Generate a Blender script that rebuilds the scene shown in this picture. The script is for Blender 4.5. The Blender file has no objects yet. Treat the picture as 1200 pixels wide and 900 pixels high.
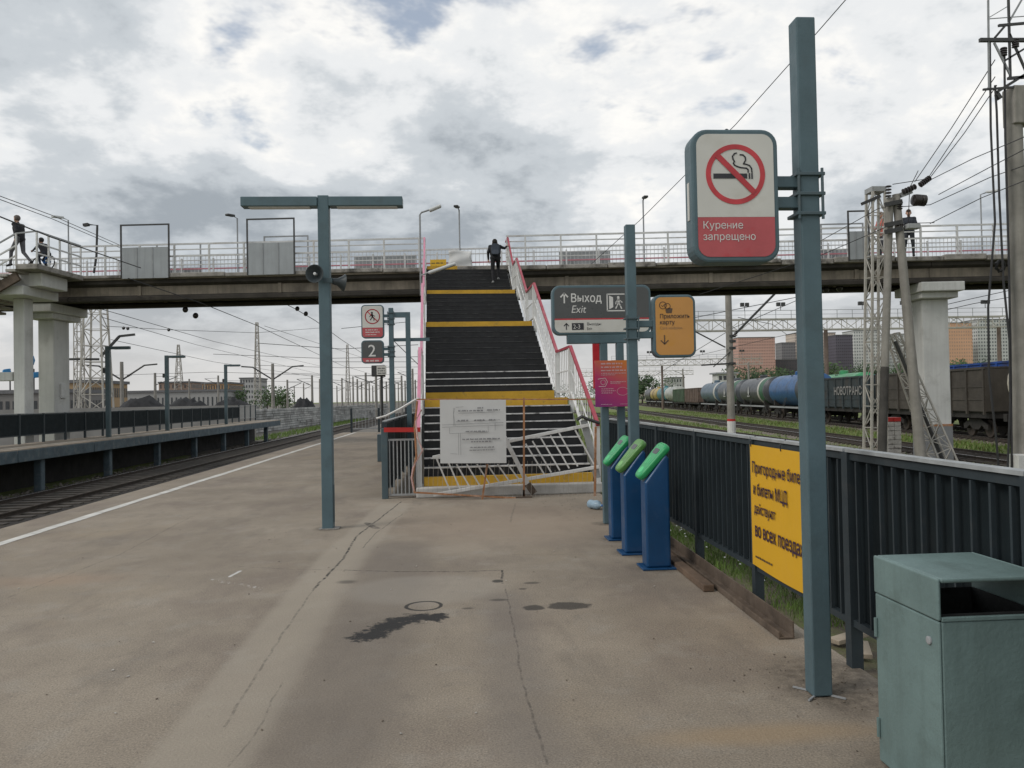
import bpy, math, random
import numpy as np
from mathutils import Vector, Matrix
R = math.radians
rnd = random.Random(7)
sc = bpy.context.scene
COL = sc.collection

# ---------------------------------------------------------------- camera
F = 930.0                     # focal length in pixels of the 1200 px wide photograph
cam_d = bpy.data.cameras.new('camera'); cam = bpy.data.objects.new('camera', cam_d); COL.objects.link(cam)
cam_d.sensor_width = 36; cam_d.lens = 36*F/1200; cam_d.clip_end = 6000; cam_d.clip_start = .05
CL = Vector((0, 0, 1.6))
CR = Matrix.Rotation(-math.atan(61/F), 3, 'Z') @ Matrix.Rotation(R(90)+math.atan(17/F), 3, 'X') @ Matrix.Rotation(R(-1.1), 3, 'Z')
cam.matrix_world = Matrix.Translation(CL) @ CR.to_4x4()
sc.camera = cam

# ---------------------------------------------------------------- world, sun, exposure
SUN_EL, SUN_AZ = R(42), R(-112)         # azimuth from +Y towards +X: veiled sun to the left, a little behind the camera
w = bpy.data.worlds.new('World'); sc.world = w; w.use_nodes = True
def build_world():
    nt = w.node_tree; nt.nodes.clear(); N = nt.nodes.new; L = nt.links.new
    out = N('ShaderNodeOutputWorld')
    sky = N('ShaderNodeTexSky'); sky.sky_type = 'NISHITA'; sky.sun_disc = False
    sky.sun_elevation = SUN_EL; sky.sun_rotation = SUN_AZ; sky.air_density = 1.2; sky.dust_density = 2.5
    bg1 = N('ShaderNodeBackground'); bg1.inputs[1].default_value = .12; L(sky.outputs[0], bg1.inputs[0])
    tc = N('ShaderNodeTexCoord'); sx = N('ShaderNodeSeparateXYZ'); L(tc.outputs['Generated'], sx.inputs[0])
    def math_(op, a, b=None, c=None):
        m = N('ShaderNodeMath'); m.operation = op
        for i, q in enumerate((a, b, c)):
            if q is None: continue
            if isinstance(q, (int, float)): m.inputs[i].default_value = q
            else: L(q, m.inputs[i])
        return m.outputs[0]
    zc = math_('MAXIMUM', sx.outputs[2], 0.0)
    za = math_('ADD', zc, .30)
    cx = N('ShaderNodeCombineXYZ'); L(math_('DIVIDE', sx.outputs[0], za), cx.inputs[0]); L(math_('DIVIDE', sx.outputs[1], za), cx.inputs[1])
    def noise(scale, off, detail=8, rough=.55, dist=.0):
        mp = N('ShaderNodeMapping'); mp.inputs['Location'].default_value = off; L(cx.outputs[0], mp.inputs[0])
        n = N('ShaderNodeTexNoise'); n.inputs['Scale'].default_value = scale; n.inputs['Detail'].default_value = detail
        n.inputs['Roughness'].default_value = rough; n.inputs['Distortion'].default_value = dist; L(mp.outputs[0], n.inputs[0])
        return n.outputs[0]
    def ramp(v, *stops):
        r = N('ShaderNodeValToRGB'); e = r.color_ramp.elements; r.color_ramp.interpolation = 'EASE'
        while len(e) < len(stops): e.new(.5)
        for k, (p, c) in enumerate(stops): e[k].position = p; e[k].color = (*c, 1)
        L(v, r.inputs[0]); return r.outputs[0]
    big = noise(.8, (13.64, 1.83, 0), 3, .5, .3)
    mid = noise(2.3, (12.36, 16.84, 0), 6, .58, .15)
    fine = noise(7.5, (1.2, 9.1, 4), 5, .62, .1)
    v = math_('ADD', math_('MULTIPLY', big, .46), math_('ADD', math_('MULTIPLY', mid, .45), math_('MULTIPLY', fine, .17)))
    shade = ramp(v, (.425, (1.0, .985, .95)), (.48, (.84, .855, .865)), (.54, (.59, .63, .665)), (.62, (.36, .40, .44)))
    cover = ramp(math_('ADD', math_('MULTIPLY', mid, .5), math_('MULTIPLY', big, .5)), (.355, (.22, .22, .22)), (.405, (1, 1, 1)))
    hz = N('ShaderNodeMixRGB'); hz.inputs[2].default_value = (.66, .65, .635, 1)
    mr = N('ShaderNodeMapRange'); mr.inputs[1].default_value = .0; mr.inputs[2].default_value = .17; mr.inputs[3].default_value = .96; mr.inputs[4].default_value = .0
    mr.interpolation_type = 'SMOOTHSTEP'
    L(sx.outputs[2], mr.inputs[0]); L(mr.outputs[0], hz.inputs[0]); L(shade, hz.inputs[1])
    bg2 = N('ShaderNodeBackground'); bg2.inputs[1].default_value = .93; L(hz.outputs[0], bg2.inputs[0])
    mx = N('ShaderNodeMixShader'); cov = N('ShaderNodeRGBToBW'); L(cover, cov.inputs[0])
    lowc = N('ShaderNodeMapRange'); lowc.inputs[1].default_value = .12; lowc.inputs[2].default_value = .34; lowc.inputs[3].default_value = 1; lowc.inputs[4].default_value = 0; lowc.interpolation_type = 'SMOOTHSTEP'; L(sx.outputs[2], lowc.inputs[0])
    L(math_('MAXIMUM', cov.outputs[0], lowc.outputs[0]), mx.inputs[0]); L(bg1.outputs[0], mx.inputs[1]); L(bg2.outputs[0], mx.inputs[2])
    L(mx.outputs[0], out.inputs[0])
build_world()
w.cycles.sampling_method = 'MANUAL'; w.cycles.sample_map_resolution = 256
sl = bpy.data.lights.new('sun', 'SUN'); so = bpy.data.objects.new('sun', sl); COL.objects.link(so)
sl.energy = 1.35; sl.angle = R(24); sl.color = (1, .95, .88)
sd = Vector((math.sin(SUN_AZ)*math.cos(SUN_EL), math.cos(SUN_AZ)*math.cos(SUN_EL), math.sin(SUN_EL)))
so.rotation_euler = sd.to_track_quat('Z', 'Y').to_euler()
vs = sc.view_settings; vs.view_transform = 'Standard'; vs.look = 'None'; vs.exposure = 0.12; vs.gamma = 1; vs.use_curve_mapping = False
sc.cycles.max_bounces = 5; sc.cycles.diffuse_bounces = 2; sc.cycles.glossy_bounces = 2

# ---------------------------------------------------------------- measuring: a pixel of the photo at a known distance or height
def ray(px, py): return CR @ Vector(((px-600)/F, -(py-450)/F, -1))
def P(px, py, D): d = ray(px, py); return CL + d*(D/d.y)
def G(px, py, z=0.0): d = ray(px, py); return CL + d*((z-CL.z)/d.z)

# ---------------------------------------------------------------- materials
MATS = {}
def M(name, c, rough=.6, var=.18, sc_=4.0, bump=.15, metal=0.0, streak=0.0, dirt=None, damt=.5, dsc=2.0, dlo=.5, spec=.4, bsc=40, alpha=None):
    if name in MATS: return MATS[name]
    m = bpy.data.materials.new(name); m.use_nodes = True; MATS[name] = m
    nt = m.node_tree; N = nt.nodes.new; L = nt.links.new; b = nt.nodes['Principled BSDF']
    b.inputs['Roughness'].default_value = rough; b.inputs['Metallic'].default_value = metal; b.inputs['Specular IOR Level'].default_value = spec
    g = N('ShaderNodeNewGeometry')
    def noise(scale, vec=None, detail=5):
        n = N('ShaderNodeTexNoise'); n.inputs['Scale'].default_value = scale; n.inputs['Detail'].default_value = detail; n.inputs['Roughness'].default_value = .62
        L(vec or g.outputs['Position'], n.inputs[0]); return n.outputs[0]
    def mapr(v, a, b_, c0, d0):
        r = N('ShaderNodeMapRange'); r.inputs[1].default_value = a; r.inputs[2].default_value = b_; r.inputs[3].default_value = c0; r.inputs[4].default_value = d0
        L(v, r.inputs[0]); return r.outputs[0]
    def mixc(f, a, b_, t='MIX'):
        x = N('ShaderNodeMixRGB'); x.blend_type = t
        for i, q in ((0, f), (1, a), (2, b_)):
            if hasattr(q, 'links'): L(q, x.inputs[i])
            elif isinstance(q, (int, float)): x.inputs[i].default_value = q
            else: x.inputs[i].default_value = (*q, 1)
        return x.outputs[0]
    f = mapr(noise(sc_), .3, .7, 1-var, 1+var)
    cc = N('ShaderNodeCombineXYZ')
    for i in range(3): L(f, cc.inputs[i])
    col = mixc(1.0, c, cc.outputs[0], 'MULTIPLY')
    if streak:
        mp = N('ShaderNodeMapping'); mp.inputs['Scale'].default_value = (5, 5, .35); L(g.outputs['Position'], mp.inputs[0])
        s = mapr(noise(1.6, mp.outputs[0]), .45, .72, 0, streak)
        col = mixc(s, col, tuple(k*.35 for k in c) if dirt is None else dirt)
    if dirt is not None:
        d = mapr(noise(dsc, None, 8), dlo, dlo+.16, 0, damt)
        col = mixc(d, col, dirt)
    L(col, b.inputs['Base Color'])
    rr = mapr(noise(sc_*3), .3, .7, max(0, rough-.08), min(1, rough+.1)); L(rr, b.inputs['Roughness'])
    if bump:
        bp = N('ShaderNodeBump'); bp.inputs['Strength'].default_value = bump; bp.inputs['Distance'].default_value = .02
        L(noise(bsc), bp.inputs['Height']); L(bp.outputs[0], b.inputs['Normal'])
    return m
RUST = (.16, .07, .035)
teal = M('teal_paint', (.088, .140, .162), .48, .14, 3, .10, streak=.22, dirt=(.07, .10, .11), damt=.45, dsc=5, dlo=.52)
teal_dk = M('teal_dark_paint', (.075, .11, .125), .45, .15, 3, .08, dirt=(.12, .10, .08), damt=.3, dsc=6, dlo=.56)
fence_sheet = M('dark_fence_sheet', (.014, .020, .023), .75, .2, 2, .05, dirt=(.03, .032, .032), damt=.35, dsc=3, dlo=.55, spec=.12)
fence_pick = M('grey_fence_paint', (.034, .045, .052), .5, .15, 3, .08, dirt=(.07, .065, .06), damt=.3, dsc=6, dlo=.56, spec=.25)
fence_top = M('pale_top_rail', (.33, .345, .35), .6, .2, 8, .1)  # much paler than the rest of the fence
white_p = M('white_paint', (.70, .695, .68), .55, .1, 3, .08, streak=.25, dirt=(.28, .23, .18), damt=.35, dsc=7, dlo=.58)
grey_p = M('grey_bar_paint', (.33, .34, .34), .55, .15, 4, .08, dirt=(.20, .14, .10), damt=.5, dsc=9, dlo=.56)
black_step = M('black_step_coating', (.016, .0165, .018), .55, .35, 3, .2, dirt=(.04, .038, .036), damt=.5, dsc=5, dlo=.54)
worn = M('worn_step_edge', (.58, .57, .56), .7, .3, 6, .2, dirt=(.05, .05, .05), damt=.85, dsc=7, dlo=.53)
worn2 = M('dull_step_edge', (.07, .07, .07), .7, .5, 6, .2, dirt=(.02, .02, .02), damt=.9, dsc=5, dlo=.48)
yellow_p = M('yellow_step_paint', (.62, .36, .035), .6, .15, 4, .1, dirt=(.22, .15, .06), damt=.6, dsc=8, dlo=.55)
rail_red = M('red_handrail_paint', (.38, .06, .085), .45, .15, 3, .05, dirt=(.45, .17, .20), damt=.55, dsc=2, dlo=.53)
rail_pink = M('pink_handrail_paint', (.62, .24, .34), .5, .12, 3, .05, dirt=(.5, .3, .34), damt=.5, dsc=2, dlo=.5)
rust = M('rusty_orange_steel', (.36, .17, .08), .8, .35, 9, .25, dirt=(.5, .36, .28), damt=.6, dsc=6, dlo=.5)
rust_dk = M('brown_rusted_steel', (.105, .078, .058), .75, .3, 5, .3, dirt=(.17, .13, .10), damt=.6, dsc=4, dlo=.5)
conc = M('bridge_concrete', (.25, .215, .17), .85, .25, 1.2, .3, streak=.5, dirt=(.10, .085, .07), damt=.6, dsc=.9, dlo=.5)
conc_edge = M('crumbling_concrete', (.30, .28, .255), .9, .3, 3, .6, dirt=(.06, .055, .05), damt=.9, dsc=2.2, dlo=.5)
conc_dark = M('dark_shade_concrete', (.045, .043, .042), .9, .3, 2, .3)
pier_w = M('whitewashed_pier', (.60, .60, .58), .8, .12, .8, .15, streak=.25, dirt=(.33, .32, .30), damt=.5, dsc=1.5, dlo=.55)
pole_c = M('pole_concrete', (.27, .255, .23), .85, .2, 2, .3, streak=.3)
lattice_p = M('pale_lattice_paint', (.44, .42, .38), .6, .2, 3, .05, dirt=(.22, .15, .10), damt=.5, dsc=3, dlo=.54)
steel_dk = M('dark_steel', (.05, .05, .05), .5, .2, 5, .05)
steel_gal = M('galvanised_steel', (.30, .31, .32), .5, .15, 5, .05)
wire_m = M('wire_black', (.03, .03, .032), .6, .1, 3, 0)
insul = M('insulator_glaze', (.035, .03, .03), .25, .1, 3, 0)
alu = M('aluminium_panel', (.33, .35, .365), .45, .1, 1.5, .05, streak=.2)
rubber = M('black_rubber', (.012, .012, .012), .6, .1, 5, .05)
glass_dk = M('dark_window_glass', (.03, .035, .04), .12, .1, 1, 0, spec=.6)
lamp_w = M('lamp_diffuser_white', (.62, .63, .63), .35, .05, 3, 0)

# ---------------------------------------------------------------- mesh helpers
ORG = {}
class MB:
    def __init__(s): s.v = []; s.f = []
    def add(s, vs_, fs):
        o = len(s.v); s.v += [Vector(q) for q in vs_]; s.f += [[o+i for i in q] for q in fs]; return s
    def box(s, x0, x1, y0, y1, z0, z1):
        return s.add([(x0,y0,z0),(x1,y0,z0),(x1,y1,z0),(x0,y1,z0),(x0,y0,z1),(x1,y0,z1),(x1,y1,z1),(x0,y1,z1)],
                     [(0,3,2,1),(4,5,6,7),(0,1,5,4),(1,2,6,5),(2,3,7,6),(3,0,4,7)])
    def bar(s, p, q, w_, h_=None, up=(0,0,1)):
        p = Vector(p); q = Vector(q); h_ = h_ or w_; d = (q-p).normalized(); u = Vector(up)
        if abs(d.dot(u)) > .99: u = Vector((0,1,0))
        a = d.cross(u).normalized(); b = a.cross(d)
        a *= w_/2; b *= h_/2
        return s.add([p-a-b, p+a-b, p+a+b, p-a+b, q-a-b, q+a-b, q+a+b, q-a+b],
                     [(0,1,2,3),(7,6,5,4),(0,4,5,1),(1,5,6,2),(2,6,7,3),(3,7,4,0)])
    def path(s, pts, r, n=6, r2=None):
        pts = [Vector(q) for q in pts]; k = len(pts); rings = []
        for i, p in enumerate(pts):
            d = (pts[min(i+1,k-1)]-pts[max(i-1,0)]).normalized(); u = Vector((0,0,1)) if abs(d.z) < .95 else Vector((0,1,0))
            a = d.cross(u).normalized(); b = a.cross(d); rr = r if r2 is None else r+(r2-r)*i/max(1,k-1)
            rings.append([p+a*(rr*math.cos(2*math.pi*j/n))+b*(rr*math.sin(2*math.pi*j/n)) for j in range(n)])
        vs_ = [q for ring in rings for q in ring]; fs = []
        for i in range(k-1):
            for j in range(n): fs.append((i*n+j, (i+1)*n+j, (i+1)*n+(j+1)%n, i*n+(j+1)%n))
        fs.append(tuple(range(n))); fs.append(tuple(reversed(range((k-1)*n, k*n))))
        return s.add(vs_, fs)
    def tube(s, p, q, r, r2=None, n=8): return s.path([p, q], r, n, r if r2 is None else r2)
    def lathe(s, prof, o, ax=(0,0,1), n=16):
        o = Vector(o); d = Vector(ax).normalized(); u = Vector((0,0,1)) if abs(d.z) < .95 else Vector((0,1,0))
        a = d.cross(u).normalized(); b = a.cross(d); vs_ = []; fs = []; k = len(prof)
        for (r_, t) in prof:
            for j in range(n): vs_.append(o+d*t+a*(r_*math.cos(2*math.pi*j/n))+b*(r_*math.sin(2*math.pi*j/n)))
        for i in range(k-1):
            for j in range(n): fs.append((i*n+j, (i+1)*n+j, (i+1)*n+(j+1)%n, i*n+(j+1)%n))
        fs.append(tuple(range(n))); fs.append(tuple(reversed(range((k-1)*n, k*n))))
        return s.add(vs_, fs)
    def prism(s, poly, o, ux, uy, depth):
        o = Vector(o); ux = Vector(ux); uy = Vector(uy); nn = ux.cross(uy).normalized()*depth; k = len(poly)
        a = [o+ux*x+uy*y for x, y in poly]
        return s.add(a+[q+nn for q in a], [tuple(reversed(range(k))), tuple(range(k, 2*k))]+[(i, (i+1)%k, k+(i+1)%k, k+i) for i in range(k)])
    def strip(s, pts, w_, o, ux, uy, depth=.002, closed=False):
        """flat ribbon drawn through 2-D points on a face"""
        n = len(pts); rng = n if closed else n-1
        for i in range(rng):
            a = Vector(pts[i]); b = Vector(pts[(i+1)%n]); d = (b-a)
            if d.length < 1e-6: continue
            d.normalize(); q = Vector((-d.y, d.x))*(w_/2); e = d*(w_*.2)
            s.prism([tuple(a-q-e), tuple(b-q+e), tuple(b+q+e), tuple(a+q-e)], o, ux, uy, depth)
        return s
    def mesh(s, name, T=None, org=None):
        me = bpy.data.meshes.new(name); v = s.v
        if T is not None: v = [T @ q for q in v]
        if org is not None: v = [q-org for q in v]
        me.from_pydata([tuple(q) for q in v], [], s.f); me.update(); return me
    def build(s, name, mat, parent=None, T=None, smooth=False, bevel=0, kind=None, label=None, seg=2):
        org = ORG[parent.name] if parent else Vector((0,0,0))
        me = s.mesh(name, T, org); return put(name, me, mat, parent, smooth, bevel, kind, label, seg=seg)
def put(name, me, mat, parent=None, smooth=False, bevel=0, kind=None, label=None, loc=None, seg=2):
    if mat is not None and not me.materials: me.materials.append(mat)
    o = bpy.data.objects.new(name, me); COL.objects.link(o)
    if parent: o.parent = parent; ORG[o.name] = ORG[parent.name]
    else: ORG[o.name] = Vector((0,0,0))
    if smooth:
        for p in me.polygons: p.use_smooth = True
        try: me.set_sharp_from_angle(angle=R(40))
        except Exception: pass
    if bevel:
        b = o.modifiers.new('bevel', 'BEVEL'); b.width = bevel; b.segments = seg; b.limit_method = 'ANGLE'; b.angle_limit = R(40)
    if kind: o['kind'] = kind
    if label: o['label'] = label
    if loc is not None: o.location = Vector(loc)-(ORG[parent.name] if parent else Vector((0,0,0)))
    return o
def thing(name, label, cat, loc, group=None, rotz=None):
    o = bpy.data.objects.new(name, None); COL.objects.link(o); o.location = loc; o.empty_display_size = .1
    o['label'] = label; o['category'] = cat
    if group: o['group'] = group
    if rotz is not None: o.rotation_euler.z = rotz; ORG[o.name] = Vector((0,0,0))
    else: ORG[o.name] = Vector(loc)
    return o
def tag(o, label, cat, group=None):
    o['label'] = label; o['category'] = cat
    if group: o['group'] = group
    return o
KIDS = {}
def copy_tree(o, parent=None):
    c = o.copy(); COL.objects.link(c)
    if parent: c.parent = parent
    for ch in list(o.children): copy_tree(ch, c)
    return c
def struct(o): o['kind'] = 'structure'; return o
X_ = Vector((1,0,0)); Y_ = Vector((0,1,0)); Z_ = Vector((0,0,1))
def rrect(w_, h_, r, n=6):
    pts = []
    for cx, cy, a0 in ((w_/2-r, h_/2-r, 0), (-w_/2+r, h_/2-r, 90), (-w_/2+r, -h_/2+r, 180), (w_/2-r, -h_/2+r, 270)):
        for i in range(n+1):
            a = R(a0+90*i/n); pts.append((cx+r*math.cos(a), cy+r*math.sin(a)))
    return pts
def clip(poly, y, above):
    out = []; n = len(poly); ins = lambda q: q[1] >= y if above else q[1] <= y
    for i in range(n):
        a, b = poly[i], poly[(i+1)%n]
        if ins(a): out.append(a)
        if ins(a) != ins(b): t = (y-a[1])/(b[1]-a[1]); out.append((a[0]+t*(b[0]-a[0]), y))
    return out
def circle(cx, cy, r, n=36, ry=None): return [(cx+r*math.cos(2*math.pi*i/n), cy+(ry or r)*math.sin(2*math.pi*i/n)) for i in range(n)]
def text(body, size, mat, parent, pos, ux=X_, uy=Z_, name='lettering', sx=1.0, bold=0.0, align='LEFT', shear=0):
    c = bpy.data.curves.new(name, 'FONT'); c.body = body.replace('Н', 'H').replace('н', 'h'); c.size = 10; c.align_x = align; c.shear = shear; c.resolution_u = 3; c.fill_mode = 'FRONT'
    c.small_caps_scale = .745
    for i, ch in enumerate(body):
        if ch == 'н': c.body_format[i].use_small_caps = True
    o = bpy.data.objects.new('text_source', c); COL.objects.link(o)
    src = bpy.data.meshes.new_from_object(o.evaluated_get(bpy.context.evaluated_depsgraph_get()))
    bpy.data.objects.remove(o); bpy.data.curves.remove(c)
    n = ux.cross(uy).normalized(); org = ORG[parent.name]; pos = Vector(pos); vs_ = []; fs = []
    for k, (dx, dy) in enumerate(((0, 0), (bold, 0), (bold*.5, bold*.5), (bold*.5, -bold*.5)) if bold else ((0, 0),)):
        o_ = len(vs_); vs_ += [tuple(pos+ux*(v.co.x*sx*size/10+dx)+uy*(v.co.y*size/10+dy)+n*(.0025+.0004*k)-org) for v in src.vertices]
        fs += [[o_+i for i in p.vertices] for p in src.polygons]
    me = bpy.data.meshes.new(name); me.from_pydata(vs_, [], fs); me.update(); bpy.data.meshes.remove(src)
    return put(name, me, mat, parent)
def scribble(mb, x0, x1, y, h_, o, ux, uy, seed=0):
    """rows of small marks where the photo's print is too small to read"""
    q = random.Random(seed); x = x0
    while x < x1:
        wd = q.uniform(1.2, 4.5)*h_*.6
        e = min(x+wd, x1)
        while x < e-.0001:
            c = h_*.42
            mb.prism([(x, y), (x+c*.72, y), (x+c*.72, y+h_*q.uniform(.55, .95)), (x, y+h_*q.uniform(.55, .95))], o, ux, uy, .0015); x += c
        x += h_*.5
# ================================================================ ground, platforms, tracks
RAILZ, GZ = -.84, -1.05
def ground_material():
    m = bpy.data.materials.new('railway_ground'); m.use_nodes = True; nt = m.node_tree; N = nt.nodes.new; L = nt.links.new; b = nt.nodes['Principled BSDF']
    b.inputs['Roughness'].default_value = .95
    g = N('ShaderNodeNewGeometry')
    def noise(s, d=6, sc3=None):
        n = N('ShaderNodeTexNoise'); n.inputs['Scale'].default_value = s; n.inputs['Detail'].default_value = d; n.inputs['Roughness'].default_value = .65
        if sc3:
            mp = N('ShaderNodeMapping'); mp.inputs['Scale'].default_value = sc3; L(g.outputs['Position'], mp.inputs[0]); L(mp.outputs[0], n.inputs[0])
        else: L(g.outputs['Position'], n.inputs[0])
        return n.outputs[0]
    def ramp(v, *st):
        r = N('ShaderNodeValToRGB'); e = r.color_ramp.elements
        while len(e) < len(st): e.new(.5)
        for k, (p, c) in enumerate(st): e[k].position = p; e[k].color = (*c, 1)
        L(v, r.inputs[0]); return r.outputs[0]
    def mix(f, a, c):
        x = N('ShaderNodeMixRGB'); L(f, x.inputs[0]); L(a, x.inputs[1]); L(c, x.inputs[2]); return x.outputs[0]
    gr = ramp(noise(2.5), (.3, (.095, .13, .03)), (.5, (.15, .19, .05)), (.7, (.22, .235, .08)))
    so = ramp(noise(5), (.3, (.09, .075, .055)), (.7, (.20, .17, .13)))
    bw = ramp(noise(.35, 8, (1, .25, 1)), (.55, (0, 0, 0)), (.66, (1, 1, 1)))
    L(mix(bw, gr, so), b.inputs['Base Color'])
    bp = N('ShaderNodeBump'); bp.inputs['Strength'].default_value = .6; bp.inputs['Distance'].default_value = .08; L(noise(9), bp.inputs['Height']); L(bp.outputs[0], b.inputs['Normal'])
    return m
grass_g = ground_material()
mb = MB(); xs = [-3000, -400, -100, -30, 5, 30, 100, 400, 3000]; ys = [-60, 0, 60, 150, 400, 1500, 5000]
mb.add([(x, y, GZ-.03) for y in ys for x in xs], [(j*9+i, j*9+i+1, (j+1)*9+i+1, (j+1)*9+i) for j in range(6) for i in range(8)])
struct(mb.build('ground', grass_g))

mb = MB(); mb.add([(-900, 43, GZ-.018), (3, 43, GZ-.018), (3, 1500, GZ-.018), (-900, 1500, GZ-.018)], [(0, 1, 2, 3)])
struct(mb.build('gravel_yard', M('yard_gravel', (.17, .155, .14), .95, .4, 3, .6, dirt=(.12, .115, .07), damt=.7, dsc=.3, dlo=.5)))
def platform_material():
    m = bpy.data.materials.new('platform_asphalt'); m.use_nodes = True; nt = m.node_tree; N = nt.nodes.new; L = nt.links.new; b = nt.nodes['Principled BSDF']
    g = N('ShaderNodeNewGeometry'); POS = g.outputs['Position']
    def lk(q, s):
        if hasattr(q, 'links'): L(q, s)
        elif isinstance(q, (int, float)): s.default_value = q
        elif len(q) == 3 and s.type == 'RGBA': s.default_value = (*q, 1)
        else: s.default_value = q
    def mt(op, a, c=None, d=None, clamp=False):
        x = N('ShaderNodeMath'); x.operation = op; x.use_clamp = clamp
        for i, q in enumerate((a, c, d)):
            if q is not None: lk(q, x.inputs[i])
        return x.outputs[0]
    def vm(op, a, c=None, out=0, sc1=None):
        x = N('ShaderNodeVectorMath'); x.operation = op; lk(a, x.inputs[0])
        if c is not None: lk(c, x.inputs[1])
        if sc1 is not None: lk(sc1, x.inputs['Scale'])
        return x.outputs[out]
    def noise(s, d=6, sc3=None, r=.62, vec=None):
        n = N('ShaderNodeTexNoise'); n.inputs['Scale'].default_value = s; n.inputs['Detail'].default_value = d; n.inputs['Roughness'].default_value = r
        v = vec or POS
        if sc3:
            mp = N('ShaderNodeMapping'); mp.inputs['Scale'].default_value = sc3; L(v, mp.inputs[0]); v = mp.outputs[0]
        L(v, n.inputs[0]); return n.outputs[0]
    def mapr(v, a, c, d, e, smooth=False):
        x = N('ShaderNodeMapRange'); lk(a, x.inputs[1]); lk(c, x.inputs[2]); lk(d, x.inputs[3]); lk(e, x.inputs[4]); L(v, x.inputs[0])
        if smooth: x.interpolation_type = 'SMOOTHSTEP'
        return x.outputs[0]
    def mix(f, a, c, t='MIX'):
        x = N('ShaderNodeMixRGB'); x.blend_type = t; lk(f, x.inputs[0]); lk(a, x.inputs[1]); lk(c, x.inputs[2]); return x.outputs[0]
    wob = noise(3.2, 6); wob2 = noise(14, 5)
    wv = N('ShaderNodeTexNoise'); wv.inputs['Scale'].default_value = 4; wv.inputs['Detail'].default_value = 6; L(POS, wv.inputs[0])
    WP = vm('ADD', POS, vm('SCALE', vm('SUBTRACT', wv.outputs[1], (.5, .5, .5)), sc1=.045))
    flat = N('ShaderNodeSeparateXYZ'); L(WP, flat.inputs[0]); fc = N('ShaderNodeCombineXYZ'); L(flat.outputs[0], fc.inputs[0]); L(flat.outputs[1], fc.inputs[1]); FP = fc.outputs[0]
    def seg(a, c):
        a = Vector((a[0], a[1], 0)); c = Vector((c[0], c[1], 0)); ba = c-a
        pa = vm('SUBTRACT', FP, tuple(a))
        h_ = mt('DIVIDE', vm('DOT_PRODUCT', pa, tuple(ba), 1), max(1e-6, ba.dot(ba)), None, True)
        return vm('LENGTH', vm('SUBTRACT', pa, vm('SCALE', tuple(ba), sc1=h_)), None, 1)
    def poly(pts):
        d = None
        for i in range(len(pts)-1):
            s = seg(pts[i], pts[i+1]); d = s if d is None else mt('MINIMUM', d, s)
        return d
    def ell(c, rx, ry, rot=0):
        mp = N('ShaderNodeMapping'); mp.vector_type = 'TEXTURE'; mp.inputs['Location'].default_value = (c[0], c[1], 0); mp.inputs['Rotation'].default_value = (0, 0, rot); mp.inputs['Scale'].default_value = (rx, ry, 1)
        L(FP, mp.inputs[0]); return vm('LENGTH', mp.outputs[0], None, 1)
    q = lambda x, y: tuple(G(x, y))[:2]
    base = mix(mapr(noise(.55, 7), .36, .64, 0, 1), (.232, .194, .152), (.316, .267, .211))
    base = mix(mapr(noise(.9, 8, (1, .55, 1)), .5, .62, 0, .6), base, (.200, .162, .133))
    base = mix(mapr(noise(.35, 5, (1, 1, 1)), .55, .68, 0, .35), base, (.31, .245, .165))
    base = mix(mapr(noise(2.6, 8), .54, .66, 0, .4), base, (.32, .288, .245)); base = mix(mapr(noise(1.3, 9, (1.6, .5, 1), .7), .52, .64, 0, .4), base, (.175, .148, .122)); base = mix(mapr(noise(7, 8, None, .75), .55, .68, 0, .35), base, (.145, .125, .108))
    base = mix(mapr(noise(90, 3), .3, .75, .78, 1.2), base, (1, 1, 1), 'MULTIPLY') if False else base
    gr = mapr(noise(95, 4), .3, .7, .66, 1.34); cg = N('ShaderNodeCombineXYZ')
    for i in range(3): L(gr, cg.inputs[i])
    base = mix(1.0, base, cg.outputs[0], 'MULTIPLY')
    sp = mapr(noise(60, 2), .66, .72, 0, .5); base = mix(sp, base, (.42, .40, .37))
    sp = mapr(noise(48, 2), .67, .71, 0, .6); base = mix(sp, base, (.07, .06, .055))
    # resurfaced strip with its two joints, running up to the stair foot
    strip = poly([q(462, 592), q(400, 655), q(345, 730), q(235, 890)])
    base = mix(mapr(strip, .20, .30, .55, 0, True), base, (.36, .315, .255))
    patch = mapr(poly([q(470, 640), q(440, 720), q(380, 880)]), .15, .50, .6, 0, True); base = mix(patch, base, (.165, .140, .118))
    patch = mapr(poly([q(590, 700), q(600, 760), q(625, 880)]), .05, .30, .45, 0, True); base = mix(patch, base, (.165, .145, .13))
    slab = mapr(ell(q(500, 690), .72, .55), .75, 1.1, .35, 0, True); base = mix(slab, base, (.33, .30, .26))
    warm = mapr(ell(q(600, 610), 1.9, 2.2), .3, 1.15, .55, 0, True); base = mix(warm, base, (.34, .265, .20))
    warm = mapr(ell(q(900, 860), .75, .16), .2, 1.1, .5, 0, True); base = mix(warm, base, (.36, .25, .14))
    warm = mapr(ell(q(60, 680), .9, .35), .2, 1.1, .35, 0, True); base = mix(warm, base, (.34, .23, .16))
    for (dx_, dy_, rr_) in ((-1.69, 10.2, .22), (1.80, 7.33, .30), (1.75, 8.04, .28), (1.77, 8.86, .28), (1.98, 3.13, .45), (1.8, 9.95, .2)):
        base_dark = mt('MULTIPLY', mapr(ell((dx_, dy_), rr_, rr_), .45, 1.1, .75, 0, True), mapr(wob2, .35, .6, .25, 1)); base = mix(base_dark, base, (.10, .083, .066))  # patchy darker rings around the post, validator and bin bases
    soil = mapr(ell(q(985, 800), .42, .55), .5, 1.15, .75, 0, True); base = mix(mt('MULTIPLY', soil, mapr(wob2, .35, .6, .3, 1)), base, (.085, .07, .055))
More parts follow.
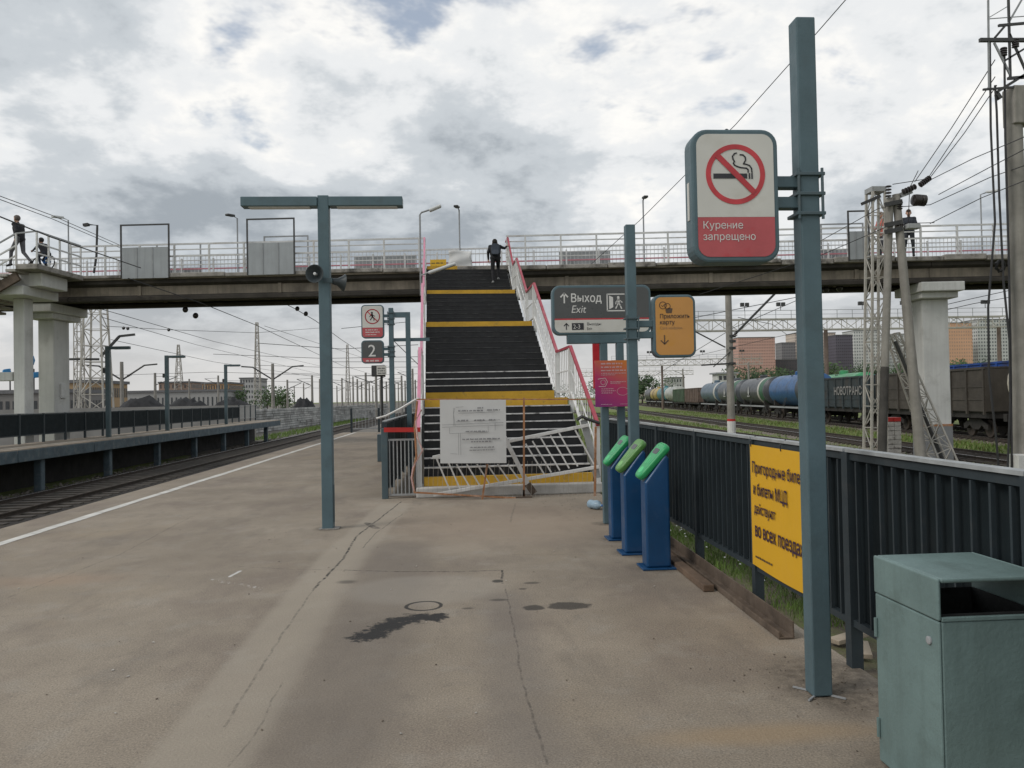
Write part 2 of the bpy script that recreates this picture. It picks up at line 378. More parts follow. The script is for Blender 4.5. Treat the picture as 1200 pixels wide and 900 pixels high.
    def crack(pts, w_, amt, colr=(.045, .04, .036)):
        nonlocal base
        f = mt('MULTIPLY', mapr(poly(pts), w_*.45, w_*1.3, amt, 0, True), mapr(wob2, .40, .56, .15, 1)); base = mix(f, base, colr); return f
    crack([q(470, 588), q(437, 614), q(418, 628), q(402, 655), q(368, 690)], .013, 1)
    crack([q(472, 602), q(440, 625), q(425, 642)], .008, .7)
    crack([q(368, 690), q(330, 745), q(262, 852)], .009, .42)
    crack([q(330, 800), q(300, 860), q(268, 898)], .006, .35)
    crack([q(404, 668), q(470, 670), q(540, 670), q(588, 668), q(589, 684)], .012, .95)
    crack([q(592, 690), q(602, 735), q(612, 800), q(640, 895)], .007, .5)
    crack([q(280, 664), q(340, 667), q(400, 668)], .008, .5)
    crack([q(604, 590), q(598, 612)], .014, .35)
    crack([q(10, 700), q(140, 650), q(225, 605)], .010, .35)
    crack([q(600, 650), q(740, 650)], .010, .3)
    crack([q(430, 613), q(441, 619)], .05, .9)
    dk = (.022, .021, .021); wet = None
    def wetspot(d, lo, hi, amt=.9):
        nonlocal base, wet
        f = mapr(d, lo, hi, amt, 0, True); base = mix(f, base, dk); wet = f if wet is None else mt('MAXIMUM', wet, f)
    wp = mt('ADD', poly([q(430, 746), q(450, 736), q(470, 727), q(490, 724), q(508, 723)]), mt('MULTIPLY', mt('SUBTRACT', wob2, .5), .42))
    wetspot(wp, .065, .145, .97)
    wetspot(mt('ADD', ell(q(667, 710), .175, .11, -.1), mt('MULTIPLY', mt('SUBTRACT', wob2, .5), .8)), .8, 1.1, .75)
    wetspot(mt('ADD', ell(q(625, 712), .088, .08), mt('MULTIPLY', mt('SUBTRACT', wob2, .5), .9)), .8, 1.15, .75)
    wetspot(ell(q(623, 683), .09, .05), .5, 1.1, .6); wetspot(ell(q(613, 690), .04, .04), .6, 1.1, .6)
    wetspot(ell(q(407, 682), .10, .085), .3, 1.2, .55); wetspot(ell(q(583, 681), .055, .07), .6, 1.1, .8)
    wetspot(ell(q(585, 703), .09, .045), .4, 1.1, .6); wetspot(ell(q(549, 713), .06, .035), .4, 1.1, .6)
    ring = mt('ABSOLUTE', mt('SUBTRACT', ell(q(497, 710), .135, .135), 1.0)); wetspot(ring, .07, .15, .9)
    wm = mapr(seg(q(268, 676), q(281, 669)), .012, .02, .85, 0); base = mix(wm, base, (.6, .59, .57))
    wm = mt('MULTIPLY', mapr(seg(q(246, 679), q(308, 690)), .02, .035, .7, 0), mapr(noise(30, 2), .58, .62, 0, 1)); base = mix(wm, base, (.6, .59, .57))
    L(base, b.inputs['Base Color'])
    L(mapr(wet, 0, 1, .88, .80), b.inputs['Roughness']); b.inputs['Specular IOR Level'].default_value = .3
    bp = N('ShaderNodeBump'); bp.inputs['Strength'].default_value = .35; bp.inputs['Distance'].default_value = .012
    L(mt('ADD', noise(60, 4), mt('MULTIPLY', noise(2.0, 5), 1.6)), bp.inputs['Height']); L(bp.outputs[0], b.inputs['Normal'])
    return m
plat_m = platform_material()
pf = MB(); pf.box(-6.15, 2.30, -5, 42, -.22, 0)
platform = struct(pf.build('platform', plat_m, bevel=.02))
mb = MB(); mb.box(-5.9, 2.28, -5, 41.8, GZ-.02, -.221); struct(mb.build('platform_wall', conc, bevel=0))
line_m = M('white_line_paint', (.60, .58, .54), .7, .2, 5, .2, dirt=(.34, .31, .27), damt=.65, dsc=3.5, dlo=.52)
mb = MB(); q = random.Random(3); yy = -5.0; L_ = []
while yy <= 41.5: L_.append((yy, q.uniform(-.012, .012), q.uniform(-.012, .012))); yy += .5
vv = []
for (y, a, b) in L_: vv += [(-5.52+a, y, .004), (-5.37+b, y, .004)]
mb.add(vv, [(2*i, 2*i+1, 2*i+3, 2*i+2) for i in range(len(L_)-1)])
struct(mb.build('platform_edge_line', line_m))

# grass bank outside the right fence
soil_m = M('bank_soil', (.13, .105, .075), .95, .35, 6, .8, dirt=(.10, .12, .035), damt=.9, dsc=3, dlo=.44, bsc=25)
mb = MB(); prof = [(2.30, -.03), (2.7, -.05), (3.4, -.09), (5.2, -.80), (6.5, GZ-.02)]
yl = [-5+i*1.0 for i in range(62)]; q = random.Random(5)
mb.add([(x, y, z+q.uniform(-.02, .02)*(k > 0)) for y in yl for k, (x, z) in enumerate(prof)],
       [(j*5+i, j*5+i+1, (j+1)*5+i+1, (j+1)*5+i) for j in range(61) for i in range(4)])
struct(mb.build('grass_bank', soil_m, smooth=True))

# opposite platform on its pillars
LX, LZ, LEND = -12.75, .40, 57.5
lp_m = M('left_platform_top', (.27, .23, .185), .9, .25, 2, .3, dirt=(.33, .25, .17), damt=.5, dsc=.9, dlo=.5)
lp_e = M('left_platform_fascia', (.075, .105, .125), .7, .25, 3, .3, dirt=(.19, .2, .2), damt=.5, dsc=4, dlo=.52)
mb = MB(); mb.box(-14.75, LX, -5, LEND, LZ-.14, LZ); opp = struct(mb.build('opposite_platform', lp_m, bevel=.02))
q = random.Random(2); y = -4.9
while y < LEND-.5:
    e = min(y+4.78, LEND); mb = MB(); mb.box(LX-.3+.001, LX+.012+q.uniform(0, .012), y, e-.03, LZ-.38, LZ-.03-.004)
    mb.build('fascia_beam', lp_e, opp, bevel=.02); y += 4.78
q = random.Random(12); y = 1.6
while y < LEND+.2:
    mb = MB(); mb.box(LX-.40, LX-.16, y-.12, y+.12, GZ-.02, LZ-.381); mb.build('pillar', lp_e, opp, bevel=.03)
    y += 4.78
edge_w = M('left_edge_whitewash', (.48, .45, .39), .8, .25, 2, .1, dirt=(.25, .21, .17), damt=.9, dsc=1.4, dlo=.5)
mb = MB(); mb.box(LX-.62, LX-.50, -5, LEND-.1, LZ+.001, LZ+.005); mb.build('edge_stripe', edge_w, opp)
mb = MB(); mb.box(LX-1.95, LX-1.85, -5, LEND, GZ-.02, LZ-.141); mb.build('void_shade_sheet', conc_dark, opp)  # added dark sheet: the black shade behind the pillars put into its colour

# tracks -------------------------------------------------------------
ballast_m = M('ballast_stone', (.032, .028, .025), .95, .55, 14, 1.0, dirt=(.075, .06, .048), damt=.6, dsc=1.2, dlo=.5, bsc=30)
ballast_r = M('ballast_brown_stone', (.17, .145, .12), .95, .5, 14, 1.0, dirt=(.12, .15, .045), damt=.85, dsc=.8, dlo=.47, bsc=30)
sleeper_m = M('concrete_sleeper', (.082, .072, .062), .9, .3, 3, .4)
sleeper_b = M('timber_sleeper', (.055, .045, .038), .9, .3, 3, .4)
rail_side = M('rail_rust_steel', (.05, .038, .03), .7, .3, 6, .2)
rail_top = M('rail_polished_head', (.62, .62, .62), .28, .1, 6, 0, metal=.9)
def track(label, x0, y0, dx, length, bed, slm, near, zr=RAILZ):
    bw = 1.55 if x0 < 0 else 1.15
    a = math.atan(dx); t = thing('railway_track', label, 'track', (x0, y0, zr-.2), None, -a)
    # local: x across, y along, z from the sleeper underside
    mb = MB(); n = int(length/2); rr = random.Random(int(x0*7)); vv = []
    for i in range(n+1):
        for (x, z) in ((-bw-.6, -.06), (-bw, .10), (bw, .10), (bw+.6, -.06)): vv.append((x+rr.uniform(-.08, .08), i*2, z+rr.uniform(-.012, .008)))
    mb.add(vv, [(i*4+j, i*4+j+1, (i+1)*4+j+1, (i+1)*4+j) for i in range(n) for j in range(3)])
    mb.build('ballast_bed', bed, t, kind='stuff')
    for s in (-1, 1):
        mb = MB(); mb.prism([(-.07, .11), (.07, .11), (.012, .13), (.012, .19), (.035, .20), (.035, .224), (-.035, .224), (-.035, .20), (-.012, .19), (-.012, .13)], (s*.76, length, 0), X_, Z_, length)
        r = mb.build('rail', rail_side, t); mb = MB(); mb.box(s*.76-.03, s*.76+.03, 0, length, .2245, .227); mb.build('running_surface', rail_top if s < 0 else rail_side, r)  # bright head on one rail only, its glint difference put into the material
    sm = MB(); sm.box(-1.35, 1.35, -.12, .12, .0, .125); me = sm.mesh('sleeper'); me.materials.append(slm)
    k0, k1 = near
    mb = MB(); y = .3
    while y < length:
        if k0 <= y <= k1: put('sleeper', me, slm, t, loc=(0, y, 0))
        else: mb.box(-1.35, 1.35, y-.12, y+.12, 0, .125)
        y += .58
    if mb.v: mb.build('far_sleepers', slm, t, kind='stuff')
    return t
track('dark railway track in the cutting between the two platforms', -11.3, -6, 0, 300, ballast_m, sleeper_m, (22, 62))
track('nearest railway track in the grass beyond the right fence', 14.9, 4, .042, 300, ballast_r, sleeper_b, (20, 50))
track('overgrown middle railway track between grass strips on the right', 17.6, 10, .10, 320, ballast_r, sleeper_b, (20, 50))
TDX = .13
def tline(D, off=0): return Vector((28.3+TDX*(D-45)+off, D, RAILZ))
track('railway track under the standing freight train', 28.3-.13*35, 10, TDX, 330, ballast_r, sleeper_b, (20, 40))
track('farthest railway track, under the blue topped wagons', 32.9-.13*35, 10, TDX, 330, ballast_r, sleeper_b, (20, 40))
# ================================================================ footbridge
BD0, BD1, BZ = 28.9, 31.9, 6.4      # front, back and walking level of the bridge, before it is turned
BA, BPIV, BSH = R(-5.2), Vector((.3, 28.9, 0)), Vector((0, -.4, 0))      # the bridge lies askew to the platform: turned about the stair top
BR3 = Matrix.Rotation(BA, 3, 'Z')
def BP(px, py, D):                  # photo pixel on a vertical plane of the bridge, in its unturned coordinates
    n = BR3 @ Y_; d = ray(px, py); p0 = BPIV+BSH+BR3 @ Vector((0, D-BPIV.y, 0)); t_ = (p0-CL).dot(n)/d.dot(n)
    return BR3.inverted() @ (CL+d*t_-BPIV-BSH)+BPIV
def BW(v): return BPIV+BSH+BR3 @ (Vector(v)-BPIV)
def brot(o): o.location = BW(o.location); o.rotation_euler.z += BA; return o
BX0, BX1 = -19.0, 34.0
br = thing('footbridge', 'long concrete railway footbridge with white railings crossing the whole view', 'footbridge', (BPIV.x, BPIV.y, GZ))
mb = MB(); mb.box(BX0, BX1, BD0+.1, BD1-.1, BZ-.20, BZ-.05); mb.build('deck_slab', conc, br)
asph = M('bridge_deck_asphalt', (.10, .098, .095), .9, .2, 3, .2)
mb = MB(); mb.box(BX0, BX1, BD0+.32, BD1-.32, BZ-.049, BZ-.002); mb.build('deck_surface', asph, br)
q = random.Random(4); x = BX0
while x < BX1:
    ln = q.uniform(.9, 2.2); e = min(x+ln, BX1); d = q.uniform(-.03, .04)
    if not (-1.2 < x and e < 1.9):
        mb = MB(); mb.box(x+.012, e-.012, BD0+d, BD0+.3, BZ-.17+q.uniform(-.05, .04), BZ-.01+q.uniform(-.03, .03)); mb.build('edge_block', conc_edge, br, bevel=.03)
    x = e
mb = MB(); mb.box(BX0, BX1, BD1-.3, BD1, BZ-.2, BZ); mb.build('back_kerb', conc_edge, br, bevel=.03)
# main girders: top flange, web, bottom flange, in spans with stiffeners
spans = [(-19, -14.4), (-14.38, 1.3), (1.32, 16.9), (16.92, 34)]
shade_stain = M('shaded_stained_concrete', (.045, .040, .034), .9, .35, 1.6, .35, dirt=(.14, .12, .095), damt=.5, dsc=1.1, dlo=.56)  # flanges coloured dark for the overhang shadow as well as mould staining
for gy in (29.35, 31.45):
    for a, b in spans:
        mb = MB(); mb.prism([(-.07, .20), (.07, .20), (.07, .52), (-.07, .52)], (a, gy, 5.46), Y_, Z_, b-a); g = mb.build('girder', conc, br)
        mb2 = MB(); mb2.prism([(-.07, .52), (.07, .52), (.27, .60), (.27, .739), (-.27, .739), (-.27, .60)], (a, gy, 5.46), Y_, Z_, b-a); mb2.build('top_flange', shade_stain, g, bevel=.01)
        mb2 = MB(); mb2.prism([(-.20, 0), (.20, 0), (.20, .12), (.07, .20), (-.07, .20), (-.20, .12)], (a, gy, 5.46), Y_, Z_, b-a); mb2.build('bottom_flange', shade_stain, g, bevel=.01)
        k = a+2.6
        while k < b-1:
            mb2 = MB(); mb2.box(k-.07, k+.07, gy-.13, gy-.071, 5.64, 6.0); mb2.build('stiffener', conc, g, bevel=.01); k += 5.2
mb = MB(); mb.box(BX0, BX1, 29.7, 31.1, 6.12, 6.199); mb.build('deck_soffit', conc_dark, br)  # dark plate below the slab, underside shade put into its colour
# piers
def pier(x0, x1, y0, y1, top, base, cap=.42, lower=None):
    mb = MB(); mb.box(x0, x1, y0, y1, base, top-.55); c = mb.build('pier_column', pier_w, br, bevel=.04)
    mb = MB(); mb.box(x0-cap*.5, x1+cap*.5, y0-cap, y1+cap, top-.55, top-.33); mb.build('pier_cap', pier_w, br, bevel=.03)
    mb = MB(); mb.box(x0-cap*.8, x1+cap*.8, y0-cap*1.7, y1+cap*1.7, top-.329, top); mb.build('pier_cap', pier_w, br, bevel=.03)
    if lower:
        mb = MB(); mb.box(x0-.02, x1+.02, y0-.02, y1+.02, base, base+1.35); mb.build('painted_foot', M('pier_foot_grey', (.22, .225, .23), .8, .2, 2, .2), c)
        mb = MB(); mb.box(x0-.025, x1+.025, y0-.025, y1+.025, base+1.35, base+1.43); mb.build('red_band', rust, c)
    return c
c = pier(-16.0, -15.38, 29.9, 30.9, 5.458, GZ)
mb = MB(); mb.box(-15.379, -15.31, 30.25, 30.55, 1.95, 2.5); mb.build('junction_box', M('box_white', (.55, .55, .54), .5), c, bevel=.01)
pier(16.75, 17.7, 29.55, 30.45, 5.458, GZ, .36, True)
pier(-.2, 1.0, 29.6, 30.9, 5.458, 0)
# railings
def railing(name, y, x0, x1, gap, zz, pickets, side):
    g = MB(); 
    for z, h_ in zz: 
        if z > 0: g.box(x0, x1, y-.02, y+.02, BZ+z-h_/2, BZ+z+h_/2)
    r = None
    rails = []
    for z, h_ in zz:
        k = MB(); k.box(x0, x1, y-.022, y+.022, BZ+z-h_/2, BZ+z+h_/2); rails.append((k, z))
    return rails
RAILM = M('bridge_rail_paint', (.58, .58, .575), .5, .15, 2, .05, dirt=(.30, .24, .2), damt=.5, dsc=3, dlo=.55)
PINKR = M('bridge_pink_rail', (.50, .20, .23), .5, .15, 2, .05)
post_me = MB().box(-.03, .03, -.03, .03, 0, 1.06).mesh('rail_post'); post_me.materials.append(RAILM)
def bridge_rail(y, x0, x1, skip=None, back=False):
    x = x0
    while x <= x1+.01:
        if not (skip and skip[0]-.2 < x < skip[1]+.2): put('rail_post', post_me, RAILM, br, loc=(x, y, BZ-.02))
        x += 1.28
    segs = [(x0, x1)] if not skip else [(x0, skip[0]), (skip[1], x1)]
    for a, b in segs:
        for z, h_, m_ in ((1.06+.1*back, .06, RAILM), (.86+.1*back, .035, RAILM), (.62, .05, PINKR if back else RAILM), (.30, .035, RAILM), (.10, .03, RAILM)):
            if not back and z == .10: continue
            mb = MB(); mb.box(a, b, y-.02, y+.02, BZ+z-h_/2, BZ+z+h_/2); mb.build('rail', m_, br)
        if back:
            mb = MB(); k = a+.1
            while k < b: mb.box(k-.008, k+.008, y-.008, y+.008, BZ+.115, BZ+1.13); k += .15
            mb.build('picket_infill', RAILM, br, kind='stuff')
bridge_rail(BD0+.12, -14.2, BX1, (-1.2, 1.75))
bridge_rail(BD1-.12, BX0, BX1, None, True)
# protective shields over the wires, each a panel in a taller frame
def shield(px0, px1, D, ztop, zp0, zp1, panel=alu):
    a = BP(px0, 300, D).x; b = BP(px1, 300, D).x
    mb = MB()
    mb.bar((a, D, BZ-.15), (a, D, ztop), .05); mb.bar((b, D, BZ-.15), (b, D, ztop), .05); mb.bar((a-.025, D, ztop+.02), (b+.025, D, ztop+.02), .05)
    f = mb.build('shield_frame', steel_gal if panel is not alu else steel_dk, br)
    mb = MB(); mb.box(a+.03, b-.03, D-.015, D+.015, zp0, zp1); mb.build('shield_panel', panel, f)
    for t in (.33, .66):
        mb = MB(); x = a+(b-a)*t; mb.box(x-.015, x+.015, D-.03, D-.0155, zp0, zp1); mb.build('panel_seam', steel_gal, f)
DF, DB = BD0-.02, BD1+.04
shield(142, 198, DF, 8.15, 6.22, 7.35); shield(290, 345, DF, 8.25, 6.25, 7.40); shield(995, 1019, DF, 8.0, 6.3, 7.3)
pale = M('pale_mesh_panel', (.40, .42, .43), .5, .1, 2, .05)
shield(184, 235, DB, 8.05, 6.45, 7.1, pale); shield(310, 361, DB, 8.25, 6.45, 7.1, pale); shield(963, 1012, DB, 8.2, 6.45, 7.2, pale)
for a, b in ((415, 488), (655, 715)):
    p = BP(a, 295, DB); r = BP(b, 295, DB); mb = MB(); mb.box(p.x, r.x, DB-.01, DB+.01, BZ+.35, BZ+.98); mb.build('railing_sheet', pale, br)
yel_s = M('yellow_stair_sign', (.70, .42, .03), .5, .1, 3, 0)
p = BP(504, 300, BD1-.2); r = BP(523, 312, BD1-.2); mb = MB(); mb.box(p.x, r.x, p.y-.02, p.y, BZ+.1, BZ+.75); s = mb.build('yellow_board', yel_s, br)
mb = MB()
for k in range(4): scribble(mb, .05, .55, .48-k*.13, .06, (p.x, p.y-.0205, BZ+.1), X_, Z_, k)
mb.build('board_print', steel_dk, s)
p = BP(525, 282, BD1-.25); r = BP(553, 306, BD1-.25)
mb = MB(); n = 10; vv = []
for j in range(n+1):
    for i in range(n+1):
        u, v = i/n, j/n; wob = .03*math.sin(7*u+3*v)+.03*math.sin(11*v-4*u)
        vv.append((p.x+(r.x-p.x)*u+.05*math.sin(6*v)*(u-.5), p.y+wob, BZ+.12+v*.95+.03*math.sin(5*u)))
mb.add(vv, [(j*(n+1)+i, j*(n+1)+i+1, (j+1)*(n+1)+i+1, (j+1)*(n+1)+i) for j in range(n) for i in range(n)])
cl = M('white_banner_cloth', (.62, .62, .61), .7, .05, 3, .1)
o = mb.build('draped_banner', cl, br, smooth=True); sol = o.modifiers.new('thick', 'SOLIDIFY'); sol.thickness = .006

# left landing with its own flight down to the opposite platform
ld = thing('side_staircase', 'concrete stair landing with rusty edge and railing at the far left bridge end', 'staircase', (-14.4, 27.5, GZ))
mb = MB(); mb.box(-14.40, -13.65, 26.2, 28.88, 6.18, 6.36); mb.build('landing_slab', conc_edge, ld, bevel=.02)
mb = MB(); mb.box(-16.60, -13.95, 26.9, 28.4, 5.72, 6.179); mb.build('landing_beam', pier_w, ld, bevel=.03)
mb = MB(); mb.box(-16.60, -14.40, 26.6, 28.6, 5.40, 5.719); mb.build('cap_beam', pier_w, ld, bevel=.03)
for x, y in ((-15.20, 27.7), (-16.50, 27.7)):
    mb = MB(); mb.box(x-.12, x+.28, y-.25, y+.25, GZ, 5.399); mb.build('column', pier_w, ld, bevel=.03)
mb = MB(); mb.box(-16.10, -15.39, 27.5, 28.0, 2.55, 2.85); mb.build('cross_beam', pier_w, ld, bevel=.02)
st_m = M('side_step_concrete', (.38, .36, .33), .85, .3, 4, .3, dirt=(.15, .06, .03), damt=.6, dsc=3, dlo=.5)
for i in range(14):
    mb = MB(); x = -14.40-i*.3; z = 6.36-(i+1)*.16; mb.box(x-.34, x, 26.2, 28.86, z-.09, z); mb.build('step', st_m, ld, bevel=.01)
mb = MB(); mb.bar((-14.40, 26.35, 5.98), (-18.60, 26.35, 3.7), .12, .3); mb.build('stringer', rust_dk, ld)
lrail = []
for (a, b) in (((-13.70, 26.25, 6.36), (-13.70, 28.8, 6.36)), ((-14.40, 26.25, 6.3), (-18.40, 26.25, 4.15))):
    a = Vector(a); b = Vector(b)
    for k in range(5):
        p = a+(b-a)*k/4; mb = MB(); mb.bar(p, p+Z_*1.08, .05); mb.build('rail_post', RAILM, ld)
    for h_ in (.35, .68, 1.08):
        mb = MB(); mb.bar(a+Z_*h_, b+Z_*h_, .045); mb.build('rail', RAILM if h_ < 1 else steel_gal, ld)
mb = MB(); mb.bar((-13.70, 26.25, 7.44), (-14.40, 26.25, 7.38), .045); mb.build('rail', steel_gal, ld)
brot(ld)

# ================================================================ main staircase
SA = R(1.8)
ST = Matrix.Translation((.80, 13.3, 0)) @ Matrix.Rotation(SA, 4, 'Z')     # local u across (-1.43..1.43), v along
stair = thing('footbridge_staircase', 'wide black staircase with yellow edged steps climbing to the footbridge', 'staircase', (.8, 13.3, 0))
W = 1.43
flights = []; prof = []     # (v, z) walking profile for the railings
z = .17; v = 0.0
mb = MB(); mb.box(-W-.12, W+.12, -.22, .45, 0, .169); mb.build('foot_pad', M('foot_pad_concrete', (.48, .465, .44), .85, .2, 3, .3), stair, ST, bevel=.02)
fl = [(10, .143, .27, 1.77), (13, .160, .315, 1.72), (9, .160, .32, 1.24), (8, .160, .25, .55)]
for fi, (n, rise, run, land) in enumerate(fl):
    prof.append((v, z))
    for i in range(n):
        z0 = z; z += rise; last = i == n-1
        dep = land if last else run+.03
        yel = (fi == 0 and i == 0) or last or (fi == 1 and i == 0)
        mb = MB(); mb.box(-W, W, v, v+dep, z0-.012, z); s = mb.build('landing' if last and fi < 3 else 'step', black_step, stair, ST)
        if yel:
            mb = MB(); mb.box(-W+.01, W-.01, v-.006, v-.001, z0+(.0 if fi < 2 else .02), z+.004); mb.build('yellow_marking', yellow_p, s, ST)
            mb = MB(); mb.box(-W+.01, W-.01, v-.006, v+.10, z+.001, z+.004); mb.build('yellow_marking', yellow_p, s, ST)
        elif fi == 0 or (fi == 1 and i < 4):
            mb = MB(); mb.box(-W+.01, W-.01, v-.012, v+.075, z-.018, z+.004); mb.build('nosing', worn, s, ST)
        else:
            mb = MB(); mb.box(-W+.01, W-.01, v-.010, v+.05, z-.008, z+.003); mb.build('nosing', worn2, s, ST)
        if last: prof.append((v, z)); v += land
        else: v += run
    flights.append((v, z))
prof.append((v+.2, z))
# sloping carriage under the flights
pr = [(0, 0)]+[(a, b-.16) for a, b in prof]+[(prof[-1][0], prof[-1][1]-.5)]+[(a+.25, b-.55) for a, b in reversed(prof[1:-1])]+[(.9, 0)]
for s in (-1, 1):
    mb = MB(); mb.prism([(a, max(0.005, b)) for a, b in pr], (s*(W-.01)-.06+(.06 if s < 0 else .06), 0, 0), Y_, Z_, .06)
    mb.build('stringer', M('stringer_grey', (.30, .30, .295), .6, .2, 2, .1, streak=.3), stair, ST)
# side railings
bal = MB().box(-.008, .008, -.008, .008, 0, .90).mesh('baluster'); bal.materials.append(white_p)
def zat(vv):
    for (a, za), (b, zb) in zip(prof, prof[1:]):
        if a <= vv <= b: return za+(zb-za)*(vv-a)/max(1e-6, b-a)
    return prof[-1][1]
for s, m_ in ((-1, rail_pink), (1, rail_red)):
    u = s*(W+.07)
    rl = None
    for i, ((a, za), (b, zb)) in enumerate(zip(prof, prof[1:])):
        ext = -.12 if i == 0 else 0
        mb = MB(); mb.bar((u, a+ext, za+1.02+ext*.5), (u, b, zb+1.02), .06, .05); r = mb.build('handrail', m_, stair, ST)
        if rl is None: rl = r
        mb = MB(); mb.bar((u, a, za+.12), (u, b, zb+.12), .05, .04); mb.build('lower_rail', white_p, stair, ST)
        mb = MB(); mb.bar((u, a, za+.55), (u, b, zb+.55), .02, .025); mb.build('middle_rail', white_p, stair, ST)
    vv = .1
    while vv < prof[-1][0]:
        p = ST @ Vector((u, vv, zat(vv)+.10)); put('baluster', bal, white_p, stair, loc=p); vv += .22
    for a in [q_[0] for q_ in prof][:-1]:
        mb = MB(); zz = zat(a); mb.box(u-.045, u+.045, a-.045, a+.045, max(0, zz-.3), zz+.985); mb.build('newel_post', white_p, stair, ST)
# lamp on a pole at the left side, with a second tube lamp lower down
lm = thing('stair_lamp', 'slim pole lamp with white cobra head beside the stair top', 'lamp', ST @ Vector((-W-.2, 12.6, 4.9)))
pb = P(493, 330, 25.9); pt = P(492, 252, 25.9); hd = P(517, 241, 25.9)
mb = MB(); mb.path([Vector((pb.x, pb.y, 5.0)), pt, P(494, 249, 25.9), P(506, 245, 25.9)], .03, 6); mb.build('pole', steel_gal, lm, smooth=True)
mb = MB(); mb.bar(P(503, 247, 25.9), hd, .22, .10); mb.build('lamp_head', lamp_w, lm, bevel=.04)
lm2 = thing('tube_lamp', 'white tube lamp on an angled arm across the black steps', 'lamp', P(493, 324, 24.0))
mb = MB(); mb.path([P(493, 323, 24), P(505, 318, 24)], .025, 6); mb.build('arm', steel_gal, lm2)
mb = MB(); mb.bar(P(502, 320, 24), P(534, 309, 24), .2, .09); mb.build('lamp_head', lamp_w, lm2, bevel=.035)

# closure in front of the stairs: rusty frame, fallen grating, notice
fr = thing('temporary_barrier', 'thin rusty orange barrier frame closing off the foot of the stairs', 'barrier', G(600, 585))
FD = 12.75
A = {k: P(x, y, FD) for k, (x, y) in dict(tl=(488, 468), tr=(702, 468), bl=(485, 577), br=(698, 589), m1=(614, 466), m2=(614, 588), r1=(698, 500), r2=(697, 589)).items()}
A['tl'].z += .0
for a, b, w_ in (('tl', 'tr', .022), ('bl', 'br', .026), ('m1', 'm2', .030), ('r1', 'r2', .034)):
    mb = MB(); mb.bar(A[a], A[b], w_); mb.build('frame_bar', rust, fr)
mb = MB(); p = P(571, 544, FD-.05); mb.bar(p, P(565, 586, FD-.05), .028); mb.build('frame_bar', rust, fr)
mb = MB(); mb.path([P(489, 470, FD), P(486, 500, FD), P(488, 535, FD), P(483, 560, FD), P(486, 578, FD)], .016, 6); mb.build('frame_bar', rust, fr)
p = A['m2'].copy(); p.z = .012; mb = MB(); mb.box(p.x-.13, p.x+.13, p.y-.03, p.y+.03, 0.002, .025); mb.bar(p, p+Z_*.12, .03); mb.build('foot', rust_dk, fr)
mb = MB(); k = 0
for i in range(40):
    t = i/39; a = A['bl'].lerp(A['br'], t)-Z_*.0; b = a.lerp(A['tl'].lerp(A['tr'], t), .38 if 3 < i < 30 else .3); mb.bar(a, b, .004)
mb.build('wire_mesh', M('thin_mesh_wire', (.40, .37, .33), .7, .2, 9, 0), fr, kind='stuff')
gt = thing('fallen_grating', 'bent grey steel grating leaning askew against the closed stairs', 'grating', G(560, 582))
GD = 12.95
def gp(x, y, d=0): return P(x, y, GD+d)
for a, b, w_ in (((596, 517), (690, 498), .055), ((508, 580), (702, 547), .055), ((591, 512), (623, 576), .07), ((507, 536), (516, 534), .05)):
    mb = MB(); mb.bar(gp(*a), gp(*b), w_, w_*.7, (0, 1, 0)); mb.build('frame_bar', white_p, gt, bevel=.006)
for i in range(8):
    x = 511+i*12; mb = MB(); mb.bar(gp(x, 536 if i < 2 else 544), gp(x+16, 574-i*1.2), .024); mb.build('slanted_bar', white_p, gt)
for i, x in enumerate((612, 620, 630, 641, 651, 670)):
    ty = 520-i*3.2; mb = MB(); mb.bar(gp(x+4, ty), gp(x+26, 556-i*2.4), .024); mb.build('slanted_bar', white_p, gt)
mb = MB(); mb.bar(gp(684, 492, .05), gp(700, 560, .05), .11, .05, (0, 1, 0)); mb.build('frame_bar', grey_p, gt)
mb = MB(); mb.path([gp(676, 492), gp(682, 488), gp(688, 491), gp(697, 494), gp(703, 496)], .03, 6); mb.build('bent_pipe', steel_dk, gt)
mb = MB(); mb.bar(gp(618, 567), gp(626, 578), .11, .06, (0, 1, 0)); mb.build('broken_end', rust_dk, gt)
notice_m = M('notice_vinyl', (.60, .60, .59), .5, .04, 2, .12, bsc=6)
nb = thing('notice_banner', 'square white paper notice with a line diagram hung before the stairs', 'notice', P(554, 543, 12.6))
c0, c1 = P(516, 543, 12.6), P(592, 467, 12.6)
n = 10; vv = []; wN, hN = c1.x-c0.x, c1.z-c0.z
for j in range(n+1):
    for i in range(n+1):
        u, v_ = i/n, j/n; vv.append((c0.x+wN*u+.01*v_, c0.y+.012*math.sin(5*u+2*v_)*math.sin(3*v_), c0.z+hN*v_-.02*u))
mb = MB(); mb.add(vv, [(j*(n+1)+i, j*(n+1)+i+1, (j+1)*(n+1)+i+1, (j+1)*(n+1)+i) for j in range(n) for i in range(n)])
o = mb.build('sheet', notice_m, nb); o.modifiers.new('t', 'SOLIDIFY').thickness = .004
ink = M('grey_print_ink', (.16, .16, .17), .7, .3, 20, 0)
pp = lambda x, y: ((x-181)/381*wN, (512-y)/381*hN)     # coordinates read off the enlarged notice
o0 = (c0.x, c0.y-.022, c0.z)
mb = MB()
for pl in ([(195, 282), (548, 275)], [(195, 296), (548, 290)], [(262, 182), (262, 290)], [(270, 182), (262, 220), (270, 290)], [(300, 335), (300, 465)], [(288, 335), (288, 465)], [(500, 275), (500, 320)], [(238, 335), (460, 330)], [(275, 265), (530, 258)], [(240, 455), (280, 458)], [(275, 178), (320, 176)], [(238, 300), (238, 335)], [(460, 296), (460, 330)], [(290, 215), (500, 210)]):
    mb.strip([pp(*k) for k in pl], .004, o0, X_, Z_)
mb.build('diagram', ink, nb)
mb = MB()
